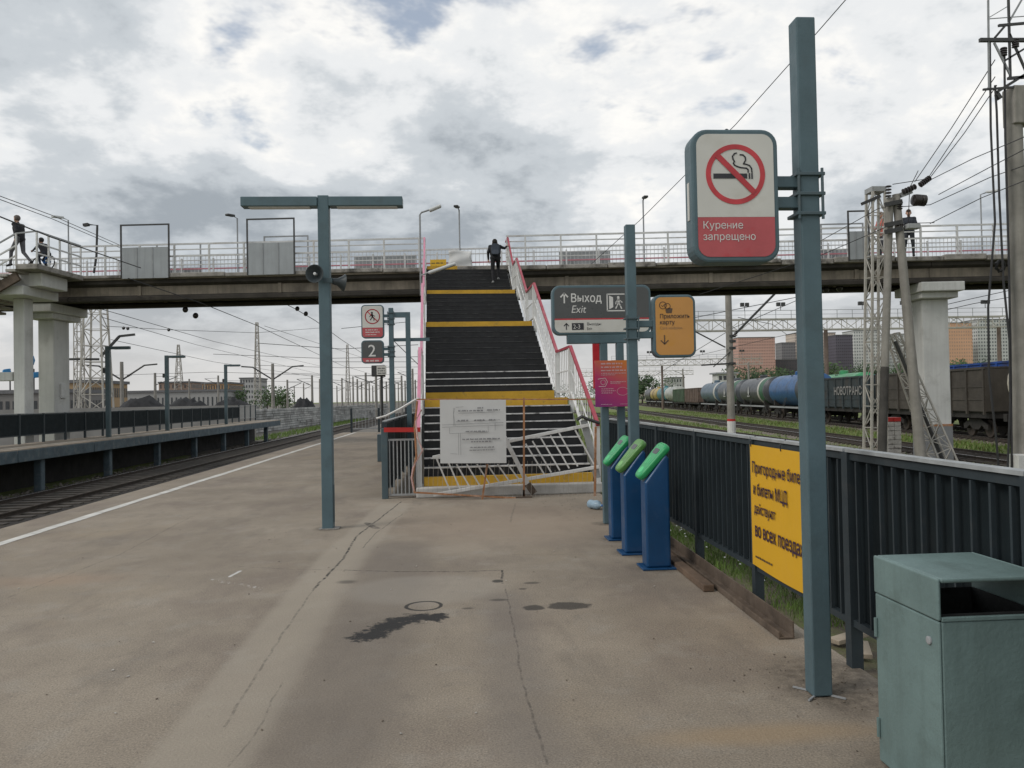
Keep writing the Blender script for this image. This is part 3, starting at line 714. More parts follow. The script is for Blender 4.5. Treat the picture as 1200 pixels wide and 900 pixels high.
for k, (x0, x1, y, h_) in enumerate(((400, 432, 188, .03), (290, 430, 204, .035), (455, 528, 202, .035), (285, 345, 262, .035), (380, 440, 262, .035), (465, 505, 262, .035), (330, 450, 328, .03), (310, 530, 375, .035), (360, 480, 390, .03), (355, 490, 424, .03), (350, 495, 440, .025))):
    a = pp(x0, y); b = pp(x1, y); scribble(mb, a[0], b[0], a[1], h_*.8, o0, X_, Z_, k)
mb.build('small_print', ink, nb)

# ================================================================ fences
rail_me = {}
def fence(label, X, y0, npan, zb, zt, near, face=-1, pan=1.5, sheet_at=.03, zpost=0.0, pick=True, post_w=.07):
    t = thing('railing_fence', label, 'fence', (X, y0, zpost))
    pk = MB().box(-.011, .011, -.007, .007, zb+.04, zt-.05).mesh('picket'); pk.materials.append(fence_pick)
    pm = MB().box(-.035, .035, -post_w/2, post_w/2, zpost-.04, zt+.0).mesh('post'); pm.materials.append(fence_pick)
    for i in range(npan+1): put('post', pm, fence_pick, t, loc=(X, y0+i*pan, 0))
    for i in range(npan):
        a, b = y0+i*pan+.045, y0+(i+1)*pan-.045
        mb = MB(); mb.box(X-face*sheet_at-.004, X-face*sheet_at+.004, a, b, zb+.02, zt-.03); p = mb.build('panel_sheet', fence_sheet, t)
        mb = MB(); mb.box(X-.02, X+.02, a-.01, b+.01, zt-.045, zt-.006); mb.build('top_rail', fence_pick, p)
        mb = MB(); mb.box(X-.035, X+.035, a-.03, b+.03, zt+.001, zt+.02); mb.build('top_cap', fence_top, p)
        mb = MB(); mb.box(X-.02, X+.02, a-.01, b+.01, zb, zb+.04); mb.build('bottom_rail', fence_pick, p)
        if not pick: continue
        n = 11; mb = MB()
        for k in range(n):
            y = a+(k+.5)*(b-a)/n
            if i < near: put('picket', pk, fence_pick, p, loc=(X+face*.012, y, 0))
            else: mb.box(X+face*.012-.012, X+face*.012+.012, y-.009, y+.009, zb+.04, zt-.05)
        if mb.v: mb.build('pickets', fence_pick, p, kind='stuff')
    return t
fence('dark grey picket fence along the right edge of the platform', 2.27, -1.48, 9, .24, 1.25, 9)
fence('dark picket fence running away left of the black stairs', -1.27, 13.35, 17, .1, 1.25, 4, face=-1)
fence('dark screen fence along the back of the opposite platform', -14.5, 14.9, 25, LZ+.26, 1.40, 0, face=1, pan=1.53, zpost=LZ, pick=False, sheet_at=-.01)
# open rail at the far end of the opposite platform
rt = thing('end_railing', 'open grey railing at the far end of the opposite platform', 'railing', (-14.5, 53.2, LZ))
for i in range(4):
    y = 53.15+i*1.4; mb = MB(); mb.box(-14.54, -14.46, y-.04, y+.04, LZ, LZ+1.1); mb.build('post', fence_pick, rt)
mb = MB(); mb.box(-14.52, -14.48, 53.15, 57.35, LZ+1.02, LZ+1.07); mb.build('rail', grey_p, rt)
mb = MB(); mb.box(-14.52, -14.48, 53.15, 57.35, LZ+.2, LZ+.24); mb.build('rail', grey_p, rt)
for i in range(26):
    y = 53.3+i*.155; mb = MB(); mb.box(-14.508, -14.492, y-.01, y+.01, LZ+.24, LZ+1.02); mb.build('picket', grey_p, rt)
er = thing('platform_end_railing', 'grey railing across the far end of the near platform', 'railing', (-4, 41.3, 0))
for x in (-5.6, -4.2, -2.8, -1.4):
    mb = MB(); mb.box(x-.05, x+.05, 41.25, 41.35, 0, 1.25); mb.build('post', fence_pick, er)
for z_ in (.2, 1.2):
    mb = MB(); mb.box(-5.6, -1.4, 41.28, 41.32, z_-.03, z_+.03); mb.build('rail', steel_gal, er)
for i in range(23):
    x = -5.4+i*.17; mb = MB(); mb.box(x-.011, x+.011, 41.29, 41.31, .23, 1.17); mb.build('picket', steel_gal, er)
# little gate between the stairs and the left fence
gg = thing('side_gate', 'small grey barred gate left of the staircase foot', 'gate', (-.97, 13.15, 0))
for a, b in (((-1.24, .0), (-1.24, 1.3)),):
    mb = MB(); mb.box(-1.30, -1.20, 13.08, 13.18, 0, 1.15); mb.build('gate_post', teal_dk, gg, bevel=.006)
for z_ in (.06, .96):
    mb = MB(); mb.box(-1.19, -.72, 13.115, 13.145, z_-.015, z_+.015); mb.build('gate_rail', grey_p, gg)
for i in range(8):
    x = -1.17+i*.062; mb = MB(); mb.box(x-.009, x+.009, 13.12, 13.14, .075, .945); mb.build('gate_bar', grey_p, gg)
red_t = M('red_tape', (.50, .03, .025), .5, .12, 6, .1)
o = MB(); o.bar((-1.25, 13.04, 1.13), (-.66, 13.02, 1.12), .006, .075); tag(o.build('barrier_tape', red_t), 'red plastic tape stretched above the small grey gate', 'tape')
o = MB(); o.path([(-1.36, 13.0, 1.32), (-1.2, 12.96, 1.36), (-.95, 12.9, 1.48), (-.74, 12.85, 1.60), (-.66, 12.8, 1.63)], .018, 6); tag(o.build('pale_hose', white_p, smooth=True), 'pale tube slung from the left fence to the barrier frame', 'hose')
brot(br)
tp = M('red_white_tape', (.55, .35, .32), .6, .4, 12, .05)
o = MB(); o.path([P(494, 480, FD-.05), P(487, 494, FD-.06), P(489, 512, FD-.05), P(495, 528, FD-.08), P(484, 548, FD-.06), P(482, 560, FD-.05), P(485, 575, FD-.05)], .014, 5); tag(o.build('twisted_tape', tp), 'twisted red and white tape hanging at the left of the barrier frame', 'tape')
# ================================================================ posts, signs and platform furniture
sign_w = M('sign_face_white', (.60, .59, .55), .35, .06, 3, 0, dirt=(.45, .42, .36), damt=.35, dsc=5, dlo=.54)
sign_red = M('sign_face_red', (.47, .095, .105), .4, .12, 5, 0, dirt=(.48, .03, .04), damt=.8, dsc=7, dlo=.555)
icon_red = M('sign_icon_red', (.50, .05, .06), .4, .2, 8, 0)
icon_blk = M('sign_icon_black', (.035, .035, .04), .4, .15, 8, 0)
sign_gry = M('sign_face_grey', (.085, .088, .088), .3, .08, 2, 0)
sign_or = M('sign_face_orange', (.55, .27, .075), .35, .06, 2, 0, dirt=(.60, .28, .02), damt=.5, dsc=3, dlo=.52)
txt_w = M('lettering_white', (.66, .65, .63), .45, .05, 3, 0)
txt_or = M('lettering_brown', (.11, .07, .045), .5, .1, 3, 0)
txt_pu = M('lettering_purple', (.045, .02, .05), .5, .1, 3, 0)
def post(t, x, y, h_, w_=.10, z0=0.0, plate=True, mat=teal):
    mb = MB(); mb.box(x-w_/2, x+w_/2, y-w_/2, y+w_/2, z0+.005, h_); mb.build('pole', mat, t, bevel=.008)
    if plate:
        mb = MB()
        for a in (45, 135): d = Vector((math.cos(R(a)), math.sin(R(a)), 0))*.14; mb.bar(Vector((x, y, .008))-d, Vector((x, y, .008))+d, .010, .008)
        mb.build('ground_anchor', steel_gal, t)
def sign_box(t, cx, yf, cz, w_, h_, th, r, name='sign_box'):
    mb = MB(); mb.prism(rrect(w_, h_, r), (cx, yf+th, cz), X_, Z_, th); b = mb.build(name, teal, t, bevel=.012); return b
def panel(b, cx, yf, cz, w_, h_, r, mat, name='sign_face', y0=None, y1=None, eps=.003):
    p = rrect(w_, h_, r)
    if y0 is not None: p = clip(p, y0, True)
    if y1 is not None: p = clip(p, y1, False)
    mb = MB(); mb.prism(p, (cx, yf-.0005, cz), X_, Z_, eps); return mb.build(name, mat, b)
def clamp(t, px_, yf, z0, z1, w_=.10):
    for z_ in (z0, (z0+z1)/2, z1):
        mb = MB(); mb.box(px_-w_/2-.028, px_+w_/2+.028, yf-w_/2-.018, yf+w_/2+.018, z_-.009, z_+.009); mb.build('clamp_band', teal_dk, t, bevel=.003)
    for sx in (-1, 1):
        mb = MB(); mb.tube((px_+sx*(w_/2+.014), yf-w_/2-.010, z0-.03), (px_+sx*(w_/2+.014), yf-w_/2-.010, z1+.03), .008, n=8); mb.build('clamp_bolt', teal_dk, t)
# --- tall right post with the no-smoking sign
NX, NY = 1.872, 4.13
t = thing('sign_post', 'tall teal square post carrying the no smoking sign, nearest on the right', 'sign post', (NX, NY, 0))
post(t, NX, NY, 3.605, .105)
sg = thing('no_smoking_sign', 'red and white no smoking sign box with crossed cigarette', 'sign', P(860, 310, 4.05))
a = P(811, 229, 4.05); b = P(913, 229, 4.05); cx = (a.x+b.x)/2; cz = 1.6+.985; w_ = b.x-a.x; h_ = .70; yf = 4.05
cz = P(860, 229, 4.05).z
bx = sign_box(sg, cx, yf, cz, w_, h_, .13, .085)
fw, fh = w_-.055, h_-.055
panel(bx, cx, yf, cz, fw, fh, .062, sign_w, y0=-.115+.001); panel(bx, cx, yf, cz, fw, fh, .062, sign_red, y1=-.115)
o0 = (cx, yf-.0037, cz); ic = MB(); ring = circle(0, .11, .138, 48)
mb = MB()
for i in range(48):
    a1, a2 = 2*math.pi*i/48, 2*math.pi*(i+1)/48; f = lambda r_, a_: (r_*math.cos(a_)*1.0, .11+r_*math.sin(a_))
    mb.prism([f(.132, a1), f(.158, a1), f(.158, a2), f(.132, a2)], o0, X_, Z_, .002)
mb.strip([(-.092, .205), (.094, .018)], .03, (cx, yf-.0062, cz), X_, Z_, .0015); mb.build('prohibition_ring', icon_red, bx)
mb = MB(); mb.prism([(-.118, .088), (.062, .088), (.062, .114), (-.118, .114)], o0, X_, Z_, .0018)
for x in (.070, .084): mb.prism([(x, .086), (x+.008, .086), (x+.008, .116), (x, .116)], o0, X_, Z_, .0018)
mb.build('cigarette_mark', icon_blk, bx)
mb = MB(); sm1 = [(.068, .12), (.068, .134), (.060, .142), (.03, .145), (.012, .15), (-.004, .158), (-.010, .168), (-.004, .178), (-.012, .190), (-.014, .205), (-.004, .218), (.008, .222)]
sm2 = [(.088, .12), (.086, .142), (.076, .156), (.06, .162), (.044, .165), (.05, .175), (.056, .185), (.054, .20), (.042, .212), (.026, .213)]
mb.strip(sm1, .007, o0, X_, Z_); mb.strip(sm2, .007, o0, X_, Z_); mb.build('smoke_mark', icon_blk, bx)
text('Курение', .054, txt_w, bx, (cx-.182, yf-.0032, cz-.175), sx=.98); text('запрещено', .054, txt_w, bx, (cx-.182, yf-.0032, cz-.235), sx=.98)
for dz in (.085, -.025):
    mb = MB(); mb.box(cx+w_/2, NX-.052, NY-.035, NY+.035, cz+dz-.03, cz+dz+.03); mb.build('bracket_arm', teal, sg, bevel=.004)
clamp(sg, NX, NY, cz-.09, cz+.12)
mb = MB(); mb.box(cx-w_/2-.004, cx-w_/2+.003, yf+.045, yf+.075, cz-.12, cz+.08); mb.build('side_latch', sign_w, bx)
mb = MB(); mb.lathe([(.014, 0), (.014, .012), (.006, .02)], (cx-.02, yf+.06, cz+h_/2), n=10); mb.build('eye_bolt', steel_dk, bx)
# --- card validator sign post
VX, VY = 1.87, 8.5
t = thing('sign_post', 'teal square post carrying the orange sign, behind the ticket validators', 'sign post', (VX, VY, 0)); post(t, VX, VY, 3.46, .105)
sg = thing('validator_sign', 'orange sign box with rounded corners and a down arrow', 'sign', P(790, 421, 8.45))
a = P(766, 382, 8.45); b = P(815, 382, 8.45); cx = (a.x+b.x)/2; cz = P(790, 382, 8.45).z; w_ = b.x-a.x+.01; h_ = .68; yf = 8.45
bx = sign_box(sg, cx, yf, cz, w_, h_, .13, .085); panel(bx, cx, yf, cz, w_-.055, h_-.055, .06, sign_or); o0 = (cx, yf-.0037, cz)
text('Приложить', .064, txt_or, bx, (cx-.165, yf-.0032, cz+.085), sx=.95, bold=.002); text('карту', .064, txt_or, bx, (cx-.165, yf-.0032, cz+.02), sx=.95, bold=.002)
text('Card validation', .045, M('lettering_pale_brown', (.30, .18, .09), .5), bx, (cx-.165, yf-.0032, cz-.035), sx=.9)
mb = MB(); mb.strip([(-.115, -.10), (-.115, -.19)], .012, o0, X_, Z_); mb.strip([(-.155, -.155), (-.115, -.195), (-.075, -.155)], .012, o0, X_, Z_); mb.build('arrow_mark', txt_or, bx)
mb = MB(); mb.strip(circle(-.125, .225, .038, 20), .007, o0, X_, Z_, closed=True); mb.strip([(-.142, .225), (-.128, .212), (-.105, .24)], .006, o0, X_, Z_)
mb.strip(circle(-.075, .215, .03, 16), .007, o0, X_, Z_, closed=True); mb.prism([(-.09, .14), (-.03, .14), (-.02, .19), (-.06, .20), (-.10, .18)], o0, X_, Z_, .002); mb.build('card_reader_mark', txt_or, bx)
for dz in (.03, -.09):
    mb = MB(); mb.box(VX+.052, cx-w_/2, VY-.035, VY+.035, cz+dz-.035, cz+dz+.035); mb.build('bracket_arm', teal, sg, bevel=.004)
clamp(sg, VX, VY, cz-.13, cz+.09)
# --- exit sign on its twin post stand
ED = 9.9
a = P(647, 362, ED); b = P(763, 362, ED); cx = (a.x+b.x)/2; w_ = b.x-a.x; h_ = .625; cz = P(704, 363, ED).z
sg = thing('exit_sign', 'wide dark grey exit sign box with arrow and running door pictogram', 'sign', P(704, 393, ED))
yf = ED; bx = sign_box(sg, cx, yf, cz, w_, h_, .14, .10); fw, fh = w_-.06, h_-.06
panel(bx, cx, yf, cz, fw, fh, .075, sign_gry, y0=-.105); panel(bx, cx, yf, cz, fw, fh, .075, icon_red, 'red_line', y0=-.125+.001, y1=-.106); panel(bx, cx, yf, cz, fw, fh, .075, sign_w, y1=-.125)
o0 = (cx, yf-.0037, cz); u = .0107     # metres per photo pixel here
text('Выход', .148, txt_w, bx, (cx-.40, yf-.0032, cz+.10), sx=.86, bold=.004); text('Exit', .135, txt_w, bx, (cx-.395, yf-.0032, cz-.035), sx=.9, shear=.2)
mb = MB(); mb.strip([(-.475, .09), (-.475, .21)], .018, o0, X_, Z_); mb.strip([(-.52, .165), (-.475, .212), (-.43, .165)], .018, o0, X_, Z_); mb.build('arrow_mark', txt_w, bx)
mb = MB(); mb.strip([(.29, .195), (.07, .195), (.07, -.015), (.29, -.015)], .014, o0, X_, Z_); mb.prism([(.095, .005), (.145, .03), (.145, .155), (.095, .178)], o0, X_, Z_, .002); mb.build('door_mark', txt_w, bx)
mb = MB(); mb.prism(circle(.212, .155, .016, 14), o0, X_, Z_, .002); mb.strip([(.212, .135), (.216, .085)], .03, o0, X_, Z_); mb.strip([(.212, .125), (.185, .10), (.178, .07)], .012, o0, X_, Z_); mb.strip([(.215, .125), (.245, .105), (.262, .09)], .012, o0, X_, Z_); mb.strip([(.212, .085), (.196, .05), (.178, .015)], .015, o0, X_, Z_); mb.strip([(.218, .085), (.236, .05), (.252, .012)], .015, o0, X_, Z_); mb.build('walking_figure_mark', txt_w, bx)
mb = MB(); mb.strip([(-.455, -.245), (-.455, -.17)], .012, o0, X_, Z_); mb.strip([(-.485, -.20), (-.455, -.168), (-.425, -.20)], .012, o0, X_, Z_); mb.build('arrow_mark', icon_blk, bx)
mb = MB(); mb.prism([(-.385, -.25), (-.235, -.25), (-.235, -.165), (-.385, -.165)], o0, X_, Z_, .0018); mb.build('number_plate', icon_blk, bx)
text('2-3', .075, txt_w, bx, (cx-.37, yf-.0058, cz-.235), sx=.95); text('Выходы', .05, icon_blk, bx, (cx-.195, yf-.0032, cz-.195), sx=.95); text('Exit', .045, icon_blk, bx, (cx-.195, yf-.0032, cz-.25), sx=.95)
es = thing('exit_sign_stand', 'teal twin post stand with crossbeam under the exit sign', 'sign stand', (1.95, ED+.05, 0))
zb = cz-h_/2; a = P(665, 397, ED); b = P(742, 397, ED)
mb = MB(); mb.box(a.x, b.x, ED+.0, ED+.10, zb-.11, zb-.001); mb.build('crossbeam', teal, es, bevel=.006)
for px_ in (709, 728):
    g = P(px_, 500, ED+.05); mb = MB(); mb.box(g.x-.045, g.x+.045, ED+.002, ED+.098, .004, zb-.111); mb.build('pole', teal, es, bevel=.006)
# --- gradient poster
def gradient(name, cols, z0, z1, x0, x1):
    m = bpy.data.materials.new(name); m.use_nodes = True; nt = m.node_tree; N = nt.nodes.new; L = nt.links.new; b_ = nt.nodes['Principled BSDF']; b_.inputs['Roughness'].default_value = .4
    g = N('ShaderNodeNewGeometry'); s = N('ShaderNodeSeparateXYZ'); L(g.outputs['Position'], s.inputs[0])
    a1 = N('ShaderNodeMapRange'); L(s.outputs[2], a1.inputs[0]); a1.inputs[1].default_value = z0; a1.inputs[2].default_value = z1
    a2 = N('ShaderNodeMapRange'); L(s.outputs[0], a2.inputs[0]); a2.inputs[1].default_value = x0; a2.inputs[2].default_value = x1
    ad = N('ShaderNodeMath'); ad.operation = 'MULTIPLY_ADD'; L(a1.outputs[0], ad.inputs[0]); ad.inputs[1].default_value = .75
    ml = N('ShaderNodeMath'); ml.operation = 'MULTIPLY'; L(a2.outputs[0], ml.inputs[0]); ml.inputs[1].default_value = .3; L(ml.outputs[0], ad.inputs[2])
    r = N('ShaderNodeValToRGB'); e = r.color_ramp.elements; e[0].color = (*cols[0], 1); e[1].color = (*cols[2], 1); e.new(.5).color = (*cols[1], 1); L(ad.outputs[0], r.inputs[0]); L(r.outputs[0], b_.inputs['Base Color']); return m
PD = 9.78; a = P(698, 477, PD); b = P(739.5, 422, PD)
po = thing('gradient_poster', 'orange to purple poster board strapped to the exit sign stand', 'poster', (a.x, PD, a.z))
mb = MB(); mb.box(a.x, b.x, PD, PD+.02, a.z, b.z); bd = mb.build('board', gradient('poster_gradient', ((.20, .015, .17), (.44, .03, .12), (.60, .20, .03)), a.z, b.z, a.x, b.x), po, bevel=.002)
o0 = (a.x, PD-.0005, a.z); pw, ph = b.x-a.x, b.z-a.z; mb = MB()
for k, (x0, x1, y, h_) in enumerate(((.17, .75, .915, .04), (.17, .72, .84, .04), (.17, .85, .77, .034), (.17, .85, .715, .02), (.17, .55, .68, .02), (.42, .85, .53, .02), (.42, .7, .5, .02), (.17, .5, .38, .022), (.17, .55, .335, .022), (.17, .48, .29, .022), (.15, .45, .045, .018), (.68, .9, .05, .012))):
    scribble(mb, x0*pw, x1*pw, y*ph, h_*ph, o0, X_, Z_, k)
mb.strip([(.08*pw, .60*ph), (.28*pw, .62*ph), (.34*pw, .54*ph), (.28*pw, .44*ph), (.10*pw, .44*ph)], .008, o0, X_, Z_); mb.strip(circle(.22*pw, .53*ph, .03, 14), .006, o0, X_, Z_, closed=True)
mb.strip(circle(.75*pw, .33*ph, .07, 20, .05), .004, o0, X_, Z_, closed=True)
mb.build('poster_print', M('poster_pale_print', (.60, .42, .45), .5, .1, 3, 0), bd)
for z_ in (.12, .5, .88):
    mb = MB(); mb.box(a.x+.09, b.x-.03, PD+.0205, ED+.0015, a.z+ph*z_-.012, a.z+ph*z_+.012); mb.build('strap', steel_gal, po)
rp = P(702, 398, 11.2); rq = P(711, 520, 11.2)
o = thing('red_panel', 'narrow red upright board behind the poster', 'board', (rp.x, 11.2, 0))
mb = MB(); mb.box(rp.x-.09, rp.x+.06, 11.2, 11.26, 1.72, rp.z); mb.build('board', M('red_board', (.48, .02, .03), .4, .12, 4, .05), o, bevel=.005)
mb = MB(); mb.box(rp.x+.02, rp.x+.06, 11.265, 11.32, 0, rp.z-.1); mb.build('stake', steel_gal, o)
# --- ticket validators
blue_m = M('validator_blue', (.008, .058, .155), .38, .15, 3, .06, dirt=(.05, .09, .18), damt=.4, dsc=5, dlo=.55)
VAL = [(1.80, 7.33, (.03, .34, .12), 'front', 'blue ticket validator with bright green cap, nearest of three'), (1.75, 8.04, (.10, .26, .065), 'mid', 'blue ticket validator with dull green cap, middle of three'), (1.77, 8.86, (.03, .33, .12), 'far', 'blue ticket validator with bright green cap, farthest of three')]
for (x, y, cg, nm, lab) in VAL:
    t = thing('ticket_validator', lab, 'ticket validator', (x, y, 0), 'ticket validators beside the fence')
    cap_m = M('validator_cap_'+nm, cg, .3, .06, 4, .03, spec=.5)
    w2, d2 = .115, .10
    mb = MB(); mb.box(x-w2-.045, x+w2+.05, y-d2-.04, y+d2+.04, .002, .018); mb.build('base_plate', blue_m, t, bevel=.004)
    poly = [(-w2, .018), (w2, .018), (w2, 1.02), (w2-.03, 1.06), (-w2+.0, .80)]
    mb = MB(); mb.prism(poly, (x, y+d2, 0), X_, Z_, d2*2); mb.build('column', blue_m, t, bevel=.02, seg=3)
    # sloping cap: a rounded slab lying on the slanted top, long axis falling towards the platform
    lo = Vector((x-w2-.045, y, .835)); hi = Vector((x+w2-.005, y, 1.145)); ux = (hi-lo).normalized(); uy = Y_; nn = ux.cross(uy)
    if nn.z < 0: nn = -nn
    nn = (nn*math.cos(R(9))-Y_*math.sin(R(9))).normalized()
    ln = (hi-lo).length; out = [(x_, y_*(.80+.36*(x_/ln))) for x_, y_ in rrect(ln, .23, .07)]; mid_ = (lo+hi)/2
    uyy = nn.cross(ux)
    mb = MB(); mb.prism(out, mid_-nn*.035, ux, uyy, .065); cp = mb.build('cap', cap_m, t, bevel=.022, seg=3)
    mb = MB(); mb.prism(rrect(.06, .11, .015), mid_+nn*.0298+ux*(ln*.24), ux, uyy, .002); mb.build('screen', glass_dk, cp)
    mb = MB(); mb.prism(rrect(.09, .012, .005), mid_+nn*.0298-ux*(ln*.02)+uyy*.02, ux, uyy, .002); mb.prism(rrect(.05, .012, .005), mid_+nn*.0298-ux*(ln*.04)-uyy*.02, ux, uyy, .002)
    mb.prism(circle(-ln*.3, 0, .035, 18), mid_+nn*.0298, ux, uyy, .0015); mb.build('card_mark', M('cap_print_'+nm, tuple(min(.6, k*1.6+.05) for k in cg), .4, .05), cp)
# --- twin armed lamp post with loudspeakers
TX, TY = -1.69, 10.2
t = thing('platform_lamp', 'tall teal lamp post with a wide flat T shaped top', 'lamp post', (TX, TY, 0))
mb = MB(); mb.box(TX-.07, TX+.07, TY-.07, TY+.07, .004, 4.22); mb.build('pole', teal, t, bevel=.008)
mb = MB(); mb.box(TX+.0705, TX+.078, TY-.03, TY+.03, .08, .55); mb.build('access_cover', teal_dk, t)
mb = MB(); mb.box(TX-.11, TX+.14, TY-.1, TY+.1, .002, .012); mb.build('base_plate', conc_edge, t)
for s in (-1, 1):
    mb = MB(); mb.box(TX+s*.072 if s > 0 else TX-1.02, TX+1.0 if s > 0 else TX-.072, TY-.09, TY+.09, 4.08, 4.20); a_ = mb.build('lamp_arm', teal, t, bevel=.008)
    mb = MB(); mb.box(TX+s*.55-.38, TX+s*.55+.38, TY-.06, TY+.06, 4.07, 4.0795); mb.build('diffuser', lamp_w, a_)
horn_m = M('horn_grey', (.045, .055, .06), .4, .1, 4, .03)
for (px_, py_, dx, nm) in ((379, 322, Vector((-.12, -1, 0)), 'dark horn loudspeaker facing the camera on the lamp post'), (396, 330, Vector((1, .45, -.12)), 'dark horn loudspeaker facing right on the lamp post')):
    d = dx.normalized(); c_ = P(px_, py_, TY-.13 if dx.y < 0 else TY+.05)
    if dx.y < 0: c_ = Vector((TX-.07, TY-.08, c_.z))
    else: c_ = Vector((TX+.09, TY, c_.z))
    h = thing('horn_loudspeaker', nm, 'loudspeaker', c_)
    mb = MB(); mb.lathe([(.03, 0), (.042, .02), (.045, .06), (.055, .08), (.085, .125), (.112, .15), (.115, .155), (.106, .154), (.08, .12), (.045, .08), (.02, .07)], c_, d, 20); mb.build('horn', horn_m, h, smooth=True)
    mb = MB(); mb.lathe([(.0, .155), (.018, .15), (.02, .12), (.015, .06)], c_, d, 12); mb.build('driver_plug', lamp_w, h, smooth=True)
    mb = MB(); mb.box(min(c_.x, TX)-.01 if dx.y > 0 else c_.x-.03, max(c_.x, TX)+.01 if dx.y > 0 else c_.x+.03, min(c_.y, TY-.075), max(c_.y, TY-.02), c_.z-.03, c_.z+.03); mb.build('bracket', teal_dk, h)
# --- platform number post on the left of the stairs
QX, QY = P(459, 420, 17).x, 17.0
t = thing('platform_sign_post', 'teal post with side arm holding the two small platform signs', 'sign post', (QX, QY, 0))
zt = P(458, 361, 17).z; post(t, QX, QY, zt, .10, plate=False)
q2 = P(478, 370, 17.05); mb = MB(); mb.box(QX+.051, q2.x+.05, QY-.04, QY+.04, P(470, 366, 17).z-.11, P(470, 366, 17).z); mb.build('side_arm', teal, t)
mb = MB(); mb.box(q2.x-.05, q2.x+.05, QY-.05, QY+.05, 0, P(470, 366, 17).z-.111); mb.build('pole', teal, t)
mb = MB(); zz = P(470, 397, 17).z; mb.box(q2.x-.35, q2.x+.45, QY+.052, QY+.10, zz-.05, zz+.02); mb.build('cross_arm', teal, t)
def small_sign(name, lab, px0, px1, py0, py1, D):
    a = P(px0, py1, D); b = P(px1, py0, D); sg = thing(name, lab, 'sign', a); cx, cz, w_, h_ = (a.x+b.x)/2, (a.z+b.z)/2, b.x-a.x, b.z-a.z
    return sg, sign_box(sg, cx, D, cz, w_, h_, .12, .08), cx, cz, w_, h_
sg, bx, cx, cz, w_, h_ = small_sign('no_crossing_sign', 'small white and red prohibition sign with crossed walking figure', 423.5, 449.5, 357, 396.5, 16.95)
panel(bx, cx, 16.95, cz, w_-.05, h_-.05, .055, sign_w, y0=-.13); panel(bx, cx, 16.95, cz, w_-.05, h_-.05, .055, sign_red, y1=-.131); o0 = (cx, 16.9463, cz)
mb = MB(); mb.strip(circle(0, .105, .15, 30), .022, o0, X_, Z_, closed=True); mb.strip([(-.105, .21), (.105, 0)], .02, o0, X_, Z_); mb.build('prohibition_ring', icon_red, bx)
mb = MB(); mb.prism(circle(-.01, .185, .022, 12), o0, X_, Z_, .002); mb.strip([(-.01, .16), (0, .10)], .035, o0, X_, Z_); mb.strip([(-.06, .10), (-.02, .145), (.05, .11)], .015, o0, X_, Z_); mb.strip([(0, .10), (-.045, .03)], .02, o0, X_, Z_); mb.strip([(0, .10), (.035, .06), (.03, .02)], .02, o0, X_, Z_); mb.build('walking_figure_mark', icon_blk, bx)
mb = MB(); scribble(mb, -.15, .10, -.19, .03, o0, X_, Z_, 1); scribble(mb, -.15, .14, -.24, .03, o0, X_, Z_, 2); scribble(mb, -.15, .08, -.29, .022, o0, X_, Z_, 3); mb.build('small_print', txt_w, bx)
for dz in (.12, .0):
    mb = MB(); mb.box(cx+w_/2, QX-.051, 17.0-.03, 17.03, cz+dz-.03, cz+dz+.03); mb.build('bracket_arm', teal, sg)
clamp(sg, QX, QY, cz-.06, cz+.18)
sg, bx, cx, cz, w_, h_ = small_sign('platform_number_sign', 'small grey platform sign with a white numeral two', 423.5, 449.5, 398.5, 426, 16.95)
panel(bx, cx, 16.95, cz, w_-.05, h_-.05, .06, sign_gry, y0=-.13); panel(bx, cx, 16.95, cz, w_-.05, h_-.05, .06, sign_red, y1=-.131); o0 = (cx, 16.9463, cz)
text('2', .36, txt_w, bx, (cx-.10, 16.9468, cz-.10)); mb = MB(); scribble(mb, -.14, .14, -.205, .04, o0, X_, Z_, 9); mb.build('small_print', txt_w, bx)
for dz in (.06, -.06):
    mb = MB(); mb.box(cx+w_/2, QX-.051, 17.0-.03, 17.03, cz+dz-.03, cz+dz+.03); mb.build('bracket_arm', teal, sg)
clamp(sg, QX, QY, cz-.10, cz+.10)
# signal head standing on its own mast just beyond
a = P(435, 426, 21.5); b = P(452, 441, 21.5)
t = thing('signal_mast', 'black signal head with pale plate on a thin mast under the platform sign', 'signal', (a.x+.2, 21.5, 0))
mb = MB(); mb.tube((b.x-.12, 21.6, 0), (b.x-.12, 21.6, b.z+.1), .035, n=10); mb.build('mast', steel_dk, t, smooth=True)
mb = MB(); mb.box(a.x, b.x-.02, 21.5, 21.7, b.z, a.z-.05); hd = mb.build('signal_head', steel_dk, t, bevel=.02)
c_ = P(447, 434, 21.45); mb = MB(); mb.box(c_.x-.13, c_.x+.13, 21.46, 21.48, c_.z-.12, c_.z+.12); pl = mb.build('number_plate', sign_w, hd)
mb = MB()
for k in range(3): scribble(mb, -.10, .10, .04-k*.065, .035, (c_.x, 21.4595, c_.z), X_, Z_, k)
mb.build('plate_print', icon_blk, pl)
cabm = teal_dk
a = G(449, 541); o = MB(); o.box(a.x-.15, a.x+.17, a.y, a.y+.35, 0, .72); o = o.build('cable_cabinet', cabm, bevel=.015); tag(o, 'small dark grey cabinet on the platform left of the stair fence', 'cabinet')
